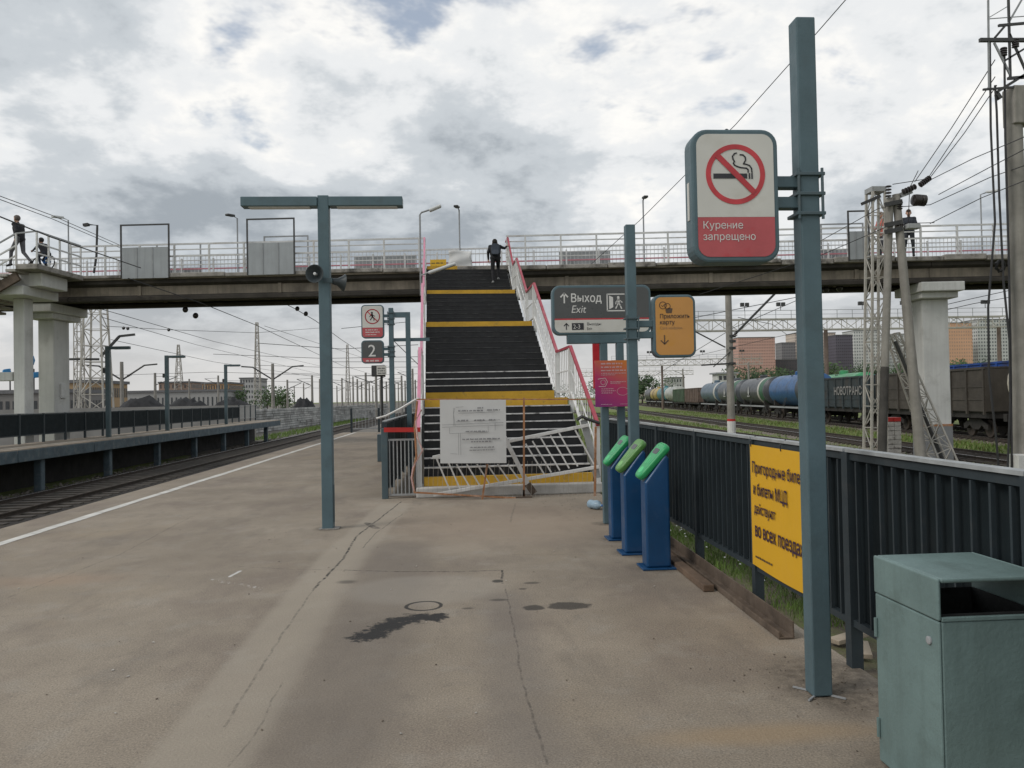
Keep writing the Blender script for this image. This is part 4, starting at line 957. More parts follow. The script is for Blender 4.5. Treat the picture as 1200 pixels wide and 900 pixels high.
# --- yellow ticket banner on the fence
BXf = 2.235; y0, y1 = 6.02, 4.82
t = thing('ticket_banner', 'yellow printed ticket banner fixed to the right fence behind the tall post', 'banner', (BXf, 5.4, .3))
mb = MB(); n = 12; vv = []
for j in range(5):
    for i in range(n+1):
        u, v_ = i/n, j/4; vv.append((BXf-.004-.0015*math.sin(9*u)*math.sin(3*v_), y0+(y1-y0)*u, .29+.92*v_-.015*math.sin(math.pi*u)*(1-v_)))
mb.add(vv, [(j*(n+1)+i, j*(n+1)+i+1, (j+1)*(n+1)+i+1, (j+1)*(n+1)+i) for j in range(4) for i in range(n)])
o = mb.build('vinyl_sheet', M('banner_yellow', (.72, .40, .018), .45, .06, 2, .1, dirt=(.62, .34, .03), damt=.4, dsc=2, dlo=.52, bsc=8), t); o.modifiers.new('t', 'SOLIDIFY').thickness = .003
tb = lambda u, z_: (BXf-.0085, y0-u, z_); NY_ = Vector((0, -1, 0))
text('Пригородные билеты', .118, txt_pu, t, tb(.045, 1.00), NY_, Z_, sx=.80, bold=.0025); text('и билеты МЦД', .125, txt_pu, t, tb(.06, .835), NY_, Z_, sx=.72, bold=.0025)
text('действуют', .105, txt_pu, t, tb(.075, .695), NY_, Z_, sx=.74, bold=.002); text('во всех поездах', .145, txt_pu, t, tb(.075, .52), NY_, Z_, sx=.76, bold=.004)
mb = MB(); scribble(mb, .075, .40, .355, .018, (BXf-.0085, y0, 0), NY_, Z_, 4); mb.build('small_print', txt_or, t)
for y in (y0-.03, (y0+y1)/2, y1+.03):
    mb = MB(); mb.path([(BXf-.008, y, 1.195), (BXf-.012, y, 1.235), (BXf+.03, y, 1.275)], .004, 5); mb.build('cable_tie', icon_blk, t)
# --- litter bin
bin_m = M('bin_grey_green', (.155, .225, .22), .5, .14, 3, .16, streak=.34, dirt=(.085, .12, .11), damt=.5, dsc=4, dlo=.52)
bin_dk = M('bin_inside', (.02, .022, .022), .7)
t = thing('litter_bin', 'grey green sheet metal litter bin with open hood in the near right corner', 'bin', (1.98, 3.13, 0))
x0, x1, yb0, yb1, zt = 1.785, 2.235, 2.90, 3.36, .888
mb = MB(); mb.box(x0, x1, yb0, yb1, .03, .728); 
body = MB(); e_ = .012
for (a0, a1, c0_, c1_) in ((x0, x0+e_, yb0, yb1), (x1-e_, x1, yb0, yb1), (x0+e_, x1-e_, yb0, yb0+e_), (x0+e_, x1-e_, yb1-e_, yb1)): body.box(a0, a1, c0_, c1_, .004, .725)
body.build('body', bin_m, t, bevel=.006)
mb = MB(); mb.box(x0+.02, x1-.02, yb0+.02, yb1-.02, .05, .06); mb.build('floor_plate', bin_dk, t)
ln_ = MB()
for (a0, a1, c0_, c1_) in ((x0+.03, x0+.036, yb0+.03, yb1-.03), (x1-.036, x1-.03, yb0+.03, yb1-.03), (x0+.036, x1-.036, yb0+.03, yb0+.036), (x0+.036, x1-.036, yb1-.036, yb1-.03)): ln_.box(a0, a1, c0_, c1_, .08, .745)
ln_.build('inner_bucket', bin_dk, t)
hood = MB(); hood.box(x0-.003, x0+.012, yb0-.003, yb1+.003, .7285, zt); hood.box(x1-.012, x1+.003, yb0-.003, yb1+.003, .7285, zt); hood.box(x0+.012, x1-.012, yb0-.003, yb1+.003, zt-.018, zt)
hood.build('hood', bin_m, t, bevel=.008, seg=3)
mb = MB(); mb.lathe([(.016, 0), (.016, .006), (.010, .008)], (x0-.0005, yb0+.06, .64), (-1, 0, 0), 14); mb.build('lock', steel_gal, t)
for z_ in (.15, .58):
    mb = MB(); mb.tube((x0-.006, yb1-.012, z_-.04), (x0-.006, yb1-.012, z_+.04), .008, n=8); mb.build('hinge', bin_m, t)
mb = MB(); mb.box(x0+.0125, x1-.0125, yb0-.004, yb0+.012, .7255, .742); mb.build('front_lip', bin_m, t, bevel=.003)
for sx in (x0+.04, x1-.04):
    for sy in (yb0+.04, yb1-.04): mb = MB(); mb.box(sx-.015, sx+.015, sy-.015, sy+.015, 0, .05); mb.build('foot', bin_dk, t)
# --- rusty channel beam and timber on the platform edge
A1, B1 = Vector((2.09, 5.06, 0)), Vector((2.16, 8.95, 0))
d = (B1-A1); t = thing('channel_beam', 'long rusty steel channel lying along the foot of the right fence', 'steel beam', A1)
ux = Vector((-d.y, d.x, 0)).normalized()*-1
mb = MB(); mb.prism([(-.055, .004), (.05, .004), (.05, .115), (.038, .115), (.038, .016), (-.043, .016), (-.043, .05), (-.055, .05)], A1, ux, Z_, d.length*-1 if ux.cross(Z_).dot(d) < 0 else d.length); mb.build('channel', rust_dk, t, bevel=.003)
A2, B2 = Vector((1.985, 6.35, 0)), Vector((2.02, 9.3, 0))
o = MB(); o.bar(A2+Z_*.03, B2+Z_*.03, .09, .055); o = o.build('timber_plank', M('brown_timber', (.14, .095, .065), .8, .3, 4, .3), bevel=.006); tag(o, 'brown timber plank lying beside the rusty channel near the validators', 'plank')
wood_p = M('pale_broken_wood', (.36, .30, .23), .8, .2, 5, .2)
for k, (x, y, rz, ln, lab) in enumerate(((2.52, 5.05, .4, .34, 'short pale wood offcut on the grass below the fence'), (2.45, 4.78, 1.2, .22, 'smaller pale wood scrap on the soil near the fence post'))):
    d_ = Vector((math.cos(rz), math.sin(rz), 0)); o = MB(); o.bar(Vector((x, y, .0))-d_*ln/2, Vector((x, y, .02))+d_*ln/2, .09, .03); tag(o.build('wood_scrap', wood_p, bevel=.004), lab, 'wood scrap')
# --- bottle and small debris
bt = G(698, 597); t = thing('plastic_bottle', 'crushed pale blue plastic bottle lying at the foot of the sign stand', 'bottle', bt)
pet = M('blue_plastic', (.30, .42, .52), .2, .15, 20, .3, spec=.6)
d_ = Vector((.5, -.8, 0)).normalized(); mb = MB(); mb.lathe([(.02, 0), (.06, .02), (.066, .05), (.058, .10), (.067, .15), (.06, .20), (.03, .24), (.016, .255), (.016, .28)], bt+Z_*.068-d_*.14, d_, 14); b_ = mb.build('bottle_body', pet, t, smooth=True)
mb = MB(); mb.lathe([(.018, .275), (.018, .30)], bt+Z_*.068-d_*.14, d_, 12); mb.build('bottle_cap', M('bottle_cap_blue', (.05, .15, .4), .4), t)
deb = MB(); q = random.Random(21)
for k in range(260):
    c_ = Vector((q.uniform(-5, 2.1), q.uniform(2.3, 14), .003)) if k < 130 else (Vector((1.95, 4.25, .003))+Vector((q.gauss(0, .28), q.gauss(0, .3), 0)) if k < 215 else Vector((q.uniform(1.2, 2.2), q.uniform(10, 13), .003)))
    if c_.x > 2.27: continue
    s = q.uniform(.002, .007); a_ = q.uniform(0, 6); pts = [(s*q.uniform(.6, 1.2)*math.cos(a_+i*1.257), s*q.uniform(.6, 1.2)*math.sin(a_+i*1.257)) for i in range(5)]
    deb.prism(pts, c_, X_, Y_, s*.6)
deb.build('grit', M('grit_stone', (.16, .13, .10), .9, .6, 40, .1), kind='stuff')
leaf = MB()
for k in range(30):
    c_ = Vector((q.uniform(-4.5, 1.9), q.uniform(2.6, 12), .004)); s = q.uniform(.005, .011); a_ = q.uniform(0, 6); leaf.prism([(s*math.cos(a_)*2, s*math.sin(a_)*2), (s*math.cos(a_+1.9), s*math.sin(a_+1.9)), (s*math.cos(a_+4), s*math.sin(a_+4))], c_, X_, Y_, .003)
leaf.build('litter_scraps', M('scrap_pale', (.45, .42, .38), .8, .4, 10, 0), kind='stuff')
# ================================================================ railway background
def lattice(mb, a, b, w0, w1, n, leg=.06, br_=.035, depth=None):
    a = Vector(a); b = Vector(b); d = (b-a).normalized(); u = X_ if abs(d.x) < .8 else Z_
    p1 = (u-d*u.dot(d)).normalized(); p2 = d.cross(p1)
    cor = lambda t, s1, s2: a+(b-a)*t+p1*(s1*(w0+(w1-w0)*t)/2)+p2*(s2*((w0+(w1-w0)*t) if depth is None else depth)/2)
    C4 = [(-1, -1), (1, -1), (1, 1), (-1, 1)]
    for c in C4: mb.bar(cor(0, *c), cor(1, *c), leg)
    for i in range(n):
        t0, t1 = i/n, (i+1)/n
        for k in range(4):
            c, e = C4[k], C4[(k+1)%4]
            mb.bar(cor(t0, *c), cor(t1, *e), br_) if (i+k)%2 else mb.bar(cor(t0, *e), cor(t1, *c), br_)
            mb.bar(cor(t1, *c), cor(t1, *e), br_)
    return mb
def wire(label, pts, r=.012, group=None, sag=0.0, n=10):
    v = [P(*q_) for q_ in pts]; out = []
    for a, b in zip(v, v[1:]):
        for k in range(n): t = k/n; out.append(a.lerp(b, t)-Z_*(sag*4*t*(1-t)))
    out.append(v[-1]); mb = MB(); mb.path(out, r, 5); o = mb.build('overhead_wire', wire_m); tag(o, label, 'wire', group); return o
def insulators(mb, a, b, n, r=.11):
    a = Vector(a); b = Vector(b); d = (b-a)
    for i in range(n): mb.lathe([(.03, 0), (r, .02), (r*.9, .05), (.03, .07)], a+d*(i/n), d, 10)

# ---- lamps on the opposite platform
for px_, lab in ((127, 'L shaped lamp post on the opposite platform, nearest of three'), (196, 'L shaped lamp post on the opposite platform, second of three'), (265, 'L shaped lamp post on the opposite platform, farthest of three')):
    D = 14.2*F/(539-px_); x = P(px_, 480, D).x; t = thing('platform_lamp', lab, 'lamp post', (x, D, LZ), 'lamp posts along the opposite platform')
    mb = MB(); mb.box(x-.08, x+.08, D-.08, D+.08, LZ, LZ+3.55); mb.build('pole', teal_dk, t, bevel=.01)
    mb = MB(); mb.box(x+.081, x+.85, D-.08, D+.08, LZ+3.43, LZ+3.54); a_ = mb.build('lamp_arm', teal_dk, t, bevel=.01)
    mb = MB(); mb.box(x+.25, x+.8, D-.05, D+.05, LZ+3.42, LZ+3.4295); mb.build('diffuser', lamp_w, a_)
    mb = MB(); mb.box(x-.19, x-.081, D-.06, D+.06, LZ+2.5, LZ+2.7); mb.build('loudspeaker', steel_dk, t, bevel=.02)
# ---- lamps along the bridge
for px_, ytop, D, hx, lab in ((278, 256, 31.75, -8, 'slim lamp on the far bridge railing left of the T lamp'), (538, 246, 31.75, -3, 'slim lamp on the far bridge railing above the staircase'), (753.5, 235, 31.75, 2, 'slim lamp on the bridge railing behind the orange sign post'), (1149, 228, 31.75, 14, 'flat headed lamp at the right end of the bridge'), (80, 258, 31.75, -12, 'flat headed lamp at the left end of the bridge')):
    a = BP(px_, ytop, D); t = thing('bridge_lamp', lab, 'lamp', (a.x, D, BZ), 'lamps along the footbridge')
    hd = BP(px_+hx, ytop-3, D); mid = BP(px_+hx*.2, ytop-3, D)
    mb = MB(); mb.path([Vector((a.x, D, BZ-.05)), a, mid.lerp(hd, .5)], .03, 6); mb.build('pole', steel_gal, t)
    dd = (hd-mid); dd.y -= .35; mb = MB(); mb.bar(mid.lerp(hd, .4)-Vector((0, 0, .0)), hd+Vector((0, -.4, -.04)), .18, .09); mb.build('lamp_head', lamp_w if abs(hx) > 10 else steel_dk, t, bevel=.03); brot(t)
a = P(112, 262, 31); t = thing('bracket_lamp', 'dark bracket lamp post above the bridge left of the first shield', 'lamp', (a.x, 31, BZ))
mb = MB(); mb.path([P(110, 320, 31), P(113, 300, 31), P(114, 264, 31), P(101, 263, 31)], .045, 6); mb.build('pole', steel_dk, t)
mb = MB(); mb.bar(P(104, 263, 31), P(98, 264, 31), .16, .10); mb.build('lamp_head', steel_dk, t)

# ---- freight train
bog = M('bogie_black', (.03, .027, .025), .8, .3, 4, .2)
def bogie(t, y):
    mb = MB()
    for s in (-1, 1): mb.prism([(-1.2, .42), (-.95, .42), (-.6, .62), (-.3, .40), (.3, .40), (.6, .62), (.95, .42), (1.2, .42), (1.2, .66), (.5, .95), (-.5, .95), (-1.2, .66)], (s*1.0-.08, y, 0), Y_, Z_, .16)
    mb.box(-1.0, 1.0, y-.25, y+.25, .55, .95); b = mb.build('bogie', bog, t)
    for dy in (-.92, .92):
        for s in (-1, 1): mb = MB(); mb.lathe([(.40, -.02), (.475, -.02), (.475, .02), (.455, .11), (.15, .12)], (s*.74, y+dy, .475), (s, 0, 0), 18); mb.build('wheel', rail_side, b)
def tank_car(label, D, L, body, bands, off=0, lower=None, R0=1.48, emblem=False):
    c = tline(D+L/2, off); t = thing('tank_wagon', label, 'tank wagon', (c.x, c.y, c.z), 'tank wagons of the freight train', -math.atan(TDX))
    m_ = M('tank_'+'%d_%d_%d' % tuple(int(k*1000) for k in body), body, .4, .2, 1.2, .05, streak=.35, dirt=(.03, .028, .026), damt=.6, dsc=.8, dlo=.53)
    h = L/2-.55; pr_ = [(.05, -h-.42), (R0*.55, -h-.36), (R0*.85, -h-.2), (R0, -h), (R0, h), (R0*.85, h+.2), (R0*.55, h+.36), (.05, h+.42)]
    mb = MB(); mb.lathe(pr_, (0, 0, 2.72), (0, 1, 0), 28); tk = mb.build('tank', m_, t, smooth=True)
    for (y, wd, colr, nm) in bands:
        mb = MB(); mb.lathe([(R0, y-wd/2), (R0+.012, y-wd/2), (R0+.012, y+wd/2), (R0, y+wd/2)], (0, 0, 2.72), (0, 1, 0), 28); mb.build('band', M('tank_band_'+nm, colr, .5, .15, 3, .05, streak=.3), tk, smooth=True)
    if emblem:
        mb = MB(); o0 = (-R0-.02, 1.0, 2.75); mb.prism([(-.32, -.1), (-.2, -.38), (.1, -.42), (.32, -.15), (.2, .15), (0, .55), (-.18, .2)], o0, Vector((0, -1, 0)), Z_, .02); mb.prism([(-.6, -.6), (.6, -.6), (.6, -.5), (-.6, -.5)], o0, Vector((0, -1, 0)), Z_, .02); mb.build('emblem', M('tank_emblem_white', (.5, .5, .48), .5, .15, 3, 0), tk)
    mb = MB(); mb.lathe([(.42, 0), (.42, .30), (.30, .36)], (0, 0, 4.15), (0, 0, 1), 14); mb.build('dome', m_, tk)
    if lower is None: lower = (.03, .03, .03)
    mb = MB(); mb.box(-.35, .35, -L/2, L/2, .95, 1.22); mb.box(-1.4, 1.4, -L/2, -L/2+.3, .9, 1.25); mb.box(-1.4, 1.4, L/2-.3, L/2, .9, 1.25); mb.build('underframe', bog, t)
    for y in (-h+.9, h-.9): mb = MB(); mb.box(-1.2, 1.2, y-.18, y+.18, 1.22, 1.9); mb.build('saddle', bog, t)
    mb = MB(); mb.box(-1.45, -1.36, -L/2+.6, L/2-.6, 1.05, 1.2); mb.build('side_beam', steel_gal, t)
    for y in (-L/2+.06, L/2-.06):
        mb = MB(); mb.tube((0, y, 1.05), (0, y+math.copysign(.5, y), 1.05), .12); mb.build('coupler', bog, t)
    mb = MB()
    for s in (-.22, .22): mb.bar((-R0-.08, s, 1.2), (-R0*.45, s, 4.2), .04)
    for k in range(9): tt = k/8; mb.bar((-R0-.08+tt*(R0*.55+.08), -.22, 1.3+2.8*tt), (-R0-.08+tt*(R0*.55+.08), .22, 1.3+2.8*tt), .03)
    mb.build('ladder', steel_dk, t)
    for y in (-L/2+1.9, L/2-1.9): bogie(t, y)
    return t, tk
def gondola(label, D, L, colr, off=0, top=3.5, rib=None, cat='gondola wagon', lettering=None):
    c = tline(D+L/2, off); t = thing('gondola_wagon', label, 'gondola wagon', (c.x, c.y, c.z), 'gondola wagons of the freight train', -math.atan(TDX))
    m_ = M('gondola_'+'%d_%d_%d' % tuple(int(k*1000) for k in colr), colr, .75, .3, 1.2, .2, streak=.5, dirt=(.05, .042, .036), damt=.7, dsc=1.0, dlo=.5)
    mb = MB(); h = L/2
    for (x0, x1, y0, y1) in ((-1.5, -1.44, -h, h), (1.44, 1.5, -h, h), (-1.44, 1.44, -h, -h+.06), (-1.44, 1.44, h-.06, h)): mb.box(x0, x1, y0, y1, 1.35, top)
    mb.box(-1.44, 1.44, -h+.06, h-.06, 1.3, 1.36); bd = mb.build('body', m_, t)
    mb = MB(); mb.box(-1.56, -1.4, -h, h, top-.06, top+.06); mb.box(1.4, 1.56, -h, h, top-.06, top+.06); mb.box(-1.4, 1.4, -h, -h+.14, top-.06, top+.06); mb.box(-1.4, 1.4, h-.14, h, top-.06, top+.06); mb.build('top_rim', m_, t)
    n = 8
    for k in range(n+1):
        y = -h+.12+k*(L-.24)/n
        for s in (-1, 1): mb = MB(); mb.box(s*1.53-.05, s*1.53+.05, y-.07, y+.07, 1.2, top-.061); mb.build('side_rib', m_, bd)
    for k in range(n):
        y0_, y1_ = -h+.12+k*(L-.24)/n+.12, -h+.12+(k+1)*(L-.24)/n-.12
        for z_ in (1.95, 2.6): mb = MB(); mb.box(-1.53, -1.501, y0_, y1_, z_-.05, z_+.05); mb.build('pressing', m_, bd)
    mb = MB(); mb.box(-1.35, 1.35, -h+.1, h-.1, 1.0, 1.299); mb.build('underframe', bog, t)
    for y in (-h+.06, h-.06): mb = MB(); mb.tube((0, y, 1.05), (0, y+math.copysign(.5, y), 1.05), .12); mb.build('coupler', bog, t)
    for y in (-h+1.9, h-1.9): bogie(t, y)
    if lettering: text(lettering, .82, M('wagon_lettering', (.24, .23, .22), .6, .15, 6, 0), bd, (-1.583, h-6.6, 2.25), Vector((0, -1, 0)), Z_, sx=1.1, bold=.04)
    return t
GRN = (.035, .12, .065); WHT = (.55, .53, .48)
tank_car('pale cream tank wagon end at the far right of the train', 23.6, 12.4, (.50, .46, .38), [])
gondola('brown gondola wagon behind the right bridge pier', 37.2, 13.6, (.065, .056, .046))
gondola('dark green gondola wagon with white side lettering', 51.8, 13.6, (.03, .045, .052), lettering='НОВОТРАНС')
BL = (.02, .10, .26)
tank_car('bright blue tank wagon with dark end behind the tall post', 66.6, 12.2, BL, [(-4.2, 1.6, (.05, .06, .07), 'dark')])
tank_car('grey tank wagon with green and white bands, nearer of two', 79.8, 12.2, (.075, .08, .09), [(-4.3, 1.7, GRN, 'green'), (-3.2, .7, WHT, 'white')], emblem=True)
tank_car('grey tank wagon with green and white bands, farther of two', 93.0, 12.2, (.09, .10, .115), [(-3.6, 2.6, GRN, 'green'), (-2.0, .8, WHT, 'white')], emblem=True)
tank_car('slate blue tank wagon with white end band beside the concrete pole', 106.2, 12.2, (.10, .15, .20), [(-4.9, .9, WHT, 'white')])
gondola('rusty brown gondola wagon with pale streaks between tank wagons', 119.6, 13.4, (.15, .105, .085))
gondola('green gondola wagon farther along the train', 134.2, 13.4, (.07, .115, .07))
tank_car('off white tank wagon behind the green gondola wagon', 148.8, 12.2, (.45, .46, .42), [])
tank_car('teal tank wagon with dark middle hoop in the distance', 162.0, 12.2, (.06, .21, .24), [(0, .5, (.03, .04, .05), 'dark')])
tank_car('yellow tank wagon with brown middle hoop in the distance', 175.2, 12.2, (.45, .33, .10), [(0, 1.4, (.12, .04, .02), 'brown')])
tank_car('dark grey tank wagon at the far end of the train', 188.4, 12.2, (.08, .08, .085), [])
for k, (D, lab) in enumerate(((39.0, 'tall blue gondola wagon behind the brown gondola wagon'), (53.6, 'tall blue gondola wagon behind the dark green gondola wagon'))):
    gondola(lab, D, 13.6, (.015, .065, .27), 4.6, 4.0-.25*k)
tank_car('green topped tank wagon peeping over the dark green gondola', 67.6, 12.0, (.06, .30, .13), [], 4.6)

# ---- concrete poles, masts and gantries
def conc_pole(label, x, y, z0, h_, r0, r1, painted=False, group=None, top=None):
    t = thing('catenary_pole', label, 'pole', (x, y, z0), group); tp_ = Vector(top) if top else Vector((x, y, z0+h_))
    mb = MB(); mb.path([Vector((x, y, z0-.1)).lerp(tp_, k/6) for k in range(7)], r0, 14, r1); s = mb.build('shaft', pole_c, t, smooth=True)
    if painted:
        mb = MB(); mb.lathe([(r0+.006, 0), (r0+.004, 1.05)], (x, y, z0), (0, 0, 1), 14); mb.build('white_base', white_p, s); mb = MB(); mb.lathe([(r0+.008, 1.05), (r0+.006, 1.18)], (x, y, z0), (0, 0, 1), 14); mb.build('red_band', red_t, s)
    return t
a = P(857.5, 515, 46.5)
t = conc_pole('round concrete catenary pole with white base and red band', a.x, 46.5, GZ, 9.4, .24, .18, True)
for p1, p2, w_ in (((860, 393, 46.4), (918, 334, 46.4), .12), ((850, 407, 46.3), (806, 384, 46.3), .07), ((854, 426, 46.3), (822, 428, 46.3), .09), ((856, 412, 46.3), (836, 430, 46.3), .05)):
    mb = MB(); mb.bar(P(*p1), P(*p2), w_); mb.build('cantilever', steel_dk, t)
for y_ in (394, 400, 408, 426):
    c_ = P(857, y_, 46.5); mb = MB(); mb.lathe([(.27, -.07), (.27, .07)], c_, (0, 0, 1), 14); mb.build('clamp', steel_dk, t)
mb = MB(); insulators(mb, P(862, 394, 46.3), P(862, 387, 46.3), 4, .12); mb.build('insulator', insul, t)
# twin leaning poles and the lattice mast in front of the bridge
AD = 24.9
b1, t1 = G(1034, 545, GZ), P(1043, 232, AD); b1 = P(1033, 552, AD); b2 = P(1081, 556, AD-.3); t2 = P(1050, 228, AD)
t = thing('twin_leaning_poles', 'pair of leaning grey concrete poles joined at the head before the bridge', 'pole', (b1.x, AD, GZ))
m2 = M('lower_pole_soot', (.07, .065, .06), .85, .3, 2, .2)
mb = MB(); mb.path([b1.lerp(t1, k/5) for k in range(6)], .135, 12, .11); s = mb.build('pole', pole_c, t, smooth=True)
mb = MB(); mb.path([b1, b1.lerp(t1, .38)], .140, 12, .128); mb.build('soot_band', m2, s, smooth=True)
mb = MB(); mb.path([b2.lerp(t2, k/5) for k in range(6)], .175, 12, .12); mb.build('pole', pole_c, t, smooth=True)
for y_, w_ in ((238, .5), (262, .55), (270, .5)):
    mb = MB(); mb.bar(P(1037, y_+2, AD-.15), P(1057, y_-2, AD-.15), .08, .14); mb.build('crossarm', steel_dk, t)
for (p1, p2, n) in (((1041, 231), (1041, 216), 4), ((1054, 236), (1054, 246), 4), ((1058, 225), (1074, 218), 5), ((1078, 217), (1090, 208), 6), ((1058, 265), (1052, 262), 3)):
    mb = MB(); insulators(mb, P(p1[0], p1[1], AD-.1), P(p2[0], p2[1], AD-.1), n, .10); mb.build('insulator', insul, t)
mb = MB(); mb.bar(P(1055, 229, AD), P(1068, 224, AD), .10, .16); mb.build('head_bracket', steel_gal, t)
mb = MB(); mb.lathe([(.05, 0), (.17, .03), (.19, .10), (.19, .25), (.15, .27), (.19, .30), (.19, .42), (.05, .48)], P(1069, 234, AD), (1, 0, -.08), 12); mb.build('cable_reel', insul, t, smooth=True)
mb = MB(); mb.box(P(1058, 274, AD).x, P(1073, 262, AD).x, AD-.3, AD-.05, P(1060, 270, AD).z, P(1060, 264, AD).z); mb.build('cable_box', grey_p, t, bevel=.03)
mb = MB(); lo_, hi_ = P(1025.5, 551, 25.8), P(1026, 226, 25.8)
t = thing('lattice_mast', 'slender white lattice mast with red foot before the bridge', 'mast', (lo_.x, 25.8, GZ))
lattice(mb, (lo_.x, 25.8, GZ), hi_, .52, .42, 13, .07, .026); mb.build('lattice', lattice_p, t)
mb = MB(); mb.box(lo_.x-.36, lo_.x+.36, 25.5, 26.1, GZ-.05, GZ+.55); mb.build('footing', rust, t, bevel=.03)
mb = MB(); mb.box(hi_.x-.25, hi_.x+.25, 25.55, 26.05, hi_.z, hi_.z+.16); mb.build('head_plate', grey_p, t)
mb = MB(); mb.bar(P(1010, 239, 25.6), P(1031, 230, 25.6), .12, .10); mb.build('crossarm', steel_dk, t)
mb = MB(); t = thing('lattice_strut', 'sloping white lattice strut leaning towards the twin poles', 'strut', P(1112, 556, 25.2))
lattice(mb, P(1112, 558, 25.2), P(1046, 392, 25.2), .62, .30, 11, .05, .025); mb.build('lattice', lattice_p, t)
mb = MB(); mb.path([P(1112, 556, 25.0), P(1080, 480, 25.0), P(1049, 400, 25.0)], .06, 6); mb.build('dark_cable', steel_dk, t)
# painted brick marker pillar
a, b = P(1041.5, 540, 30.5), P(1056, 489, 30.5)
t = thing('brick_pillar', 'short flaking white brick pillar with red top beside the lattice mast', 'pillar', (a.x, 30.5, GZ))
q = random.Random(8); nC = 9; hC = (b.z-GZ)/nC
flak = M('flaking_white_brick', (.50, .48, .45), .9, .2, 5, .4, dirt=(.10, .08, .07), damt=.95, dsc=4, dlo=.53)
for i in range(nC):
    for k in range(2):
        x0 = a.x+(b.x-a.x)*(k*.5+(.0 if i%2 else .0)); x1 = x0+(b.x-a.x)*.5-.012
        mb = MB(); dz = q.uniform(-.02, .02); mb.box(x0+q.uniform(-.01, .01), x1, 30.5+dz, 30.95, GZ+i*hC+.012, GZ+(i+1)*hC); mb.build('brick', flak if i < nC-1 else red_t, t, bevel=.012)
# tall pole at the right edge with its steel head
RD = 20.0; c_ = P(1195.5, 400, RD); tpz = P(1190, 110, RD)
t = conc_pole('stout concrete pole with steel head and hanging cables at the right edge', c_.x, RD, GZ, tpz.z-GZ, .26, .21)
H = lambda x, y, d=0: P(x, y, RD-.25+d)
mb = MB(); mb.box(tpz.x-.24, tpz.x+.3, RD-.28, RD+.2, P(1190, 148, RD).z, P(1190, 104, RD).z); mb.build('head_block', pole_c, t, bevel=.03)
for p1, p2, w_ in (((1148, 47), (1215, 47), .09), ((1152, 105), (1215, 100), .05), ((1170, 30), (1215, 26), .06), ((1166, 44), (1178, 30), .05), ((1165, 50), (1184, 88), .045), ((1158, 0), (1159, 105), .04), ((1181, -30), (1184, 92), .05), ((1168, 108), (1200, 88), .07), ((1181, 92), (1205, 90), .07), ((1160, 22), (1215, 18), .02), ((1160, 20), (1180, 8), .02), ((1180, 30), (1200, -5), .04), ((1183, 40), (1206, 92), .05), ((1176, 72), (1204, 55), .05), ((1168, 110), (1172, 116), .1)):
    mb = MB(); mb.bar(H(*p1), H(*p2), w_, None, (0, 1, 0)); mb.build('head_bar', steel_dk if w_ > .045 else steel_gal, t)
for p1, p2 in (((1176, 66), (1176, 56)), ((1190, 56), (1190, 46))):
    mb = MB(); insulators(mb, H(*p1), H(*p2), 4, .09); mb.build('insulator', insul, t)
for k, pts in enumerate(([(1160, 50), (1161, 150), (1166, 260), (1158, 360), (1159, 440), (1168, 520), (1172, 572)], [(1166, 100), (1168, 130), (1171, 230), (1176, 330), (1183, 400), (1184, 470), (1180, 572)], [(1177, 60), (1178, 160), (1182, 300), (1184, 400), (1186, 572)])):
    mb = MB(); mb.path([H(x, y) for x, y in pts], .03, 6); mb.build('hanging_cable', wire_m, t, smooth=True)
mb = MB(); mb.path([H(1172+5*math.cos(k*.9), 312+6*math.sin(k*.9), .02*k) for k in range(22)], .05, 6); mb.build('cable_coil', rubber, t, smooth=True)
mb = MB(); p_ = H(1193, 568); mb.box(p_.x-.12, p_.x+.5, p_.y-.2, p_.y+.2, GZ, GZ+.95); mb.build('marker_block', pier_w, t, bevel=.02)

def gantry(label, px0, px1, ybot, ytop, D, cols, lights, rail_h=10):
    a, b = P(px0, ybot, D), P(px1, ybot, D); zb = (a.z+b.z)/2; hz_ = (ybot-ytop)/F*D; t = thing('signal_gantry', label, 'gantry', (P(cols[0], 460, D).x, D, GZ), 'lattice gantries over the freight tracks')
    mb = MB(); n = int((b.x-a.x)/1.6); lattice(mb, (a.x, D, zb+hz_/2), (b.x, D, zb+hz_/2), hz_, hz_, n, .12, .06, 1.2); mb.build('truss_beam', lattice_p, t)
    mb = MB(); rh = rail_h/F*D
    for y_ in (D-.7,):
        mb.bar((a.x, y_, zb+hz_+rh), (b.x, y_, zb+hz_+rh), .05); mb.bar((a.x, y_, zb+hz_+rh*.5), (b.x, y_, zb+hz_+rh*.5), .035); k = a.x
        while k < b.x: mb.bar((k, y_, zb+hz_), (k, y_, zb+hz_+rh), .045); k += 1.7
    mb.build('walkway_rail', steel_gal, t)
    for px_ in cols:
        x = P(px_, 440, D).x; mb = MB(); mb.path([(x, D, GZ), (x, D, zb)], .26, 10, .2); mb.build('column', M('gantry_column', (.16, .12, .10), .8, .2, 2, .2), t)
    for px_ in lights:
        p_ = Vector((P(px_, ytop, D).x, D-.7, zb+hz_+rh)); mb = MB(); mb.bar(p_, p_+Z_*.5, .05); mb.box(p_.x-.45, p_.x-.08, p_.y-.2, p_.y+.1, p_.z+.45, p_.z+.85); mb.box(p_.x+.08, p_.x+.45, p_.y-.2, p_.y+.1, p_.z+.45, p_.z+.85); mb.build('floodlight', steel_dk, t)
    return t
gantry('long lattice gantry with floodlights above the freight wagons', 780, 1176, 386, 373, 84, (969, 1172), (912, 1007, 1056, 870, 1150))
gantry('second lattice gantry farther along the yard left of the concrete pole', 716, 892, 428, 421, 150, (776,), (822, 760, 868), 5)
gantry('faint third lattice gantry low behind the sign stand', 680, 812, 440, 435, 230, (801, 700), (730, 790), 4)
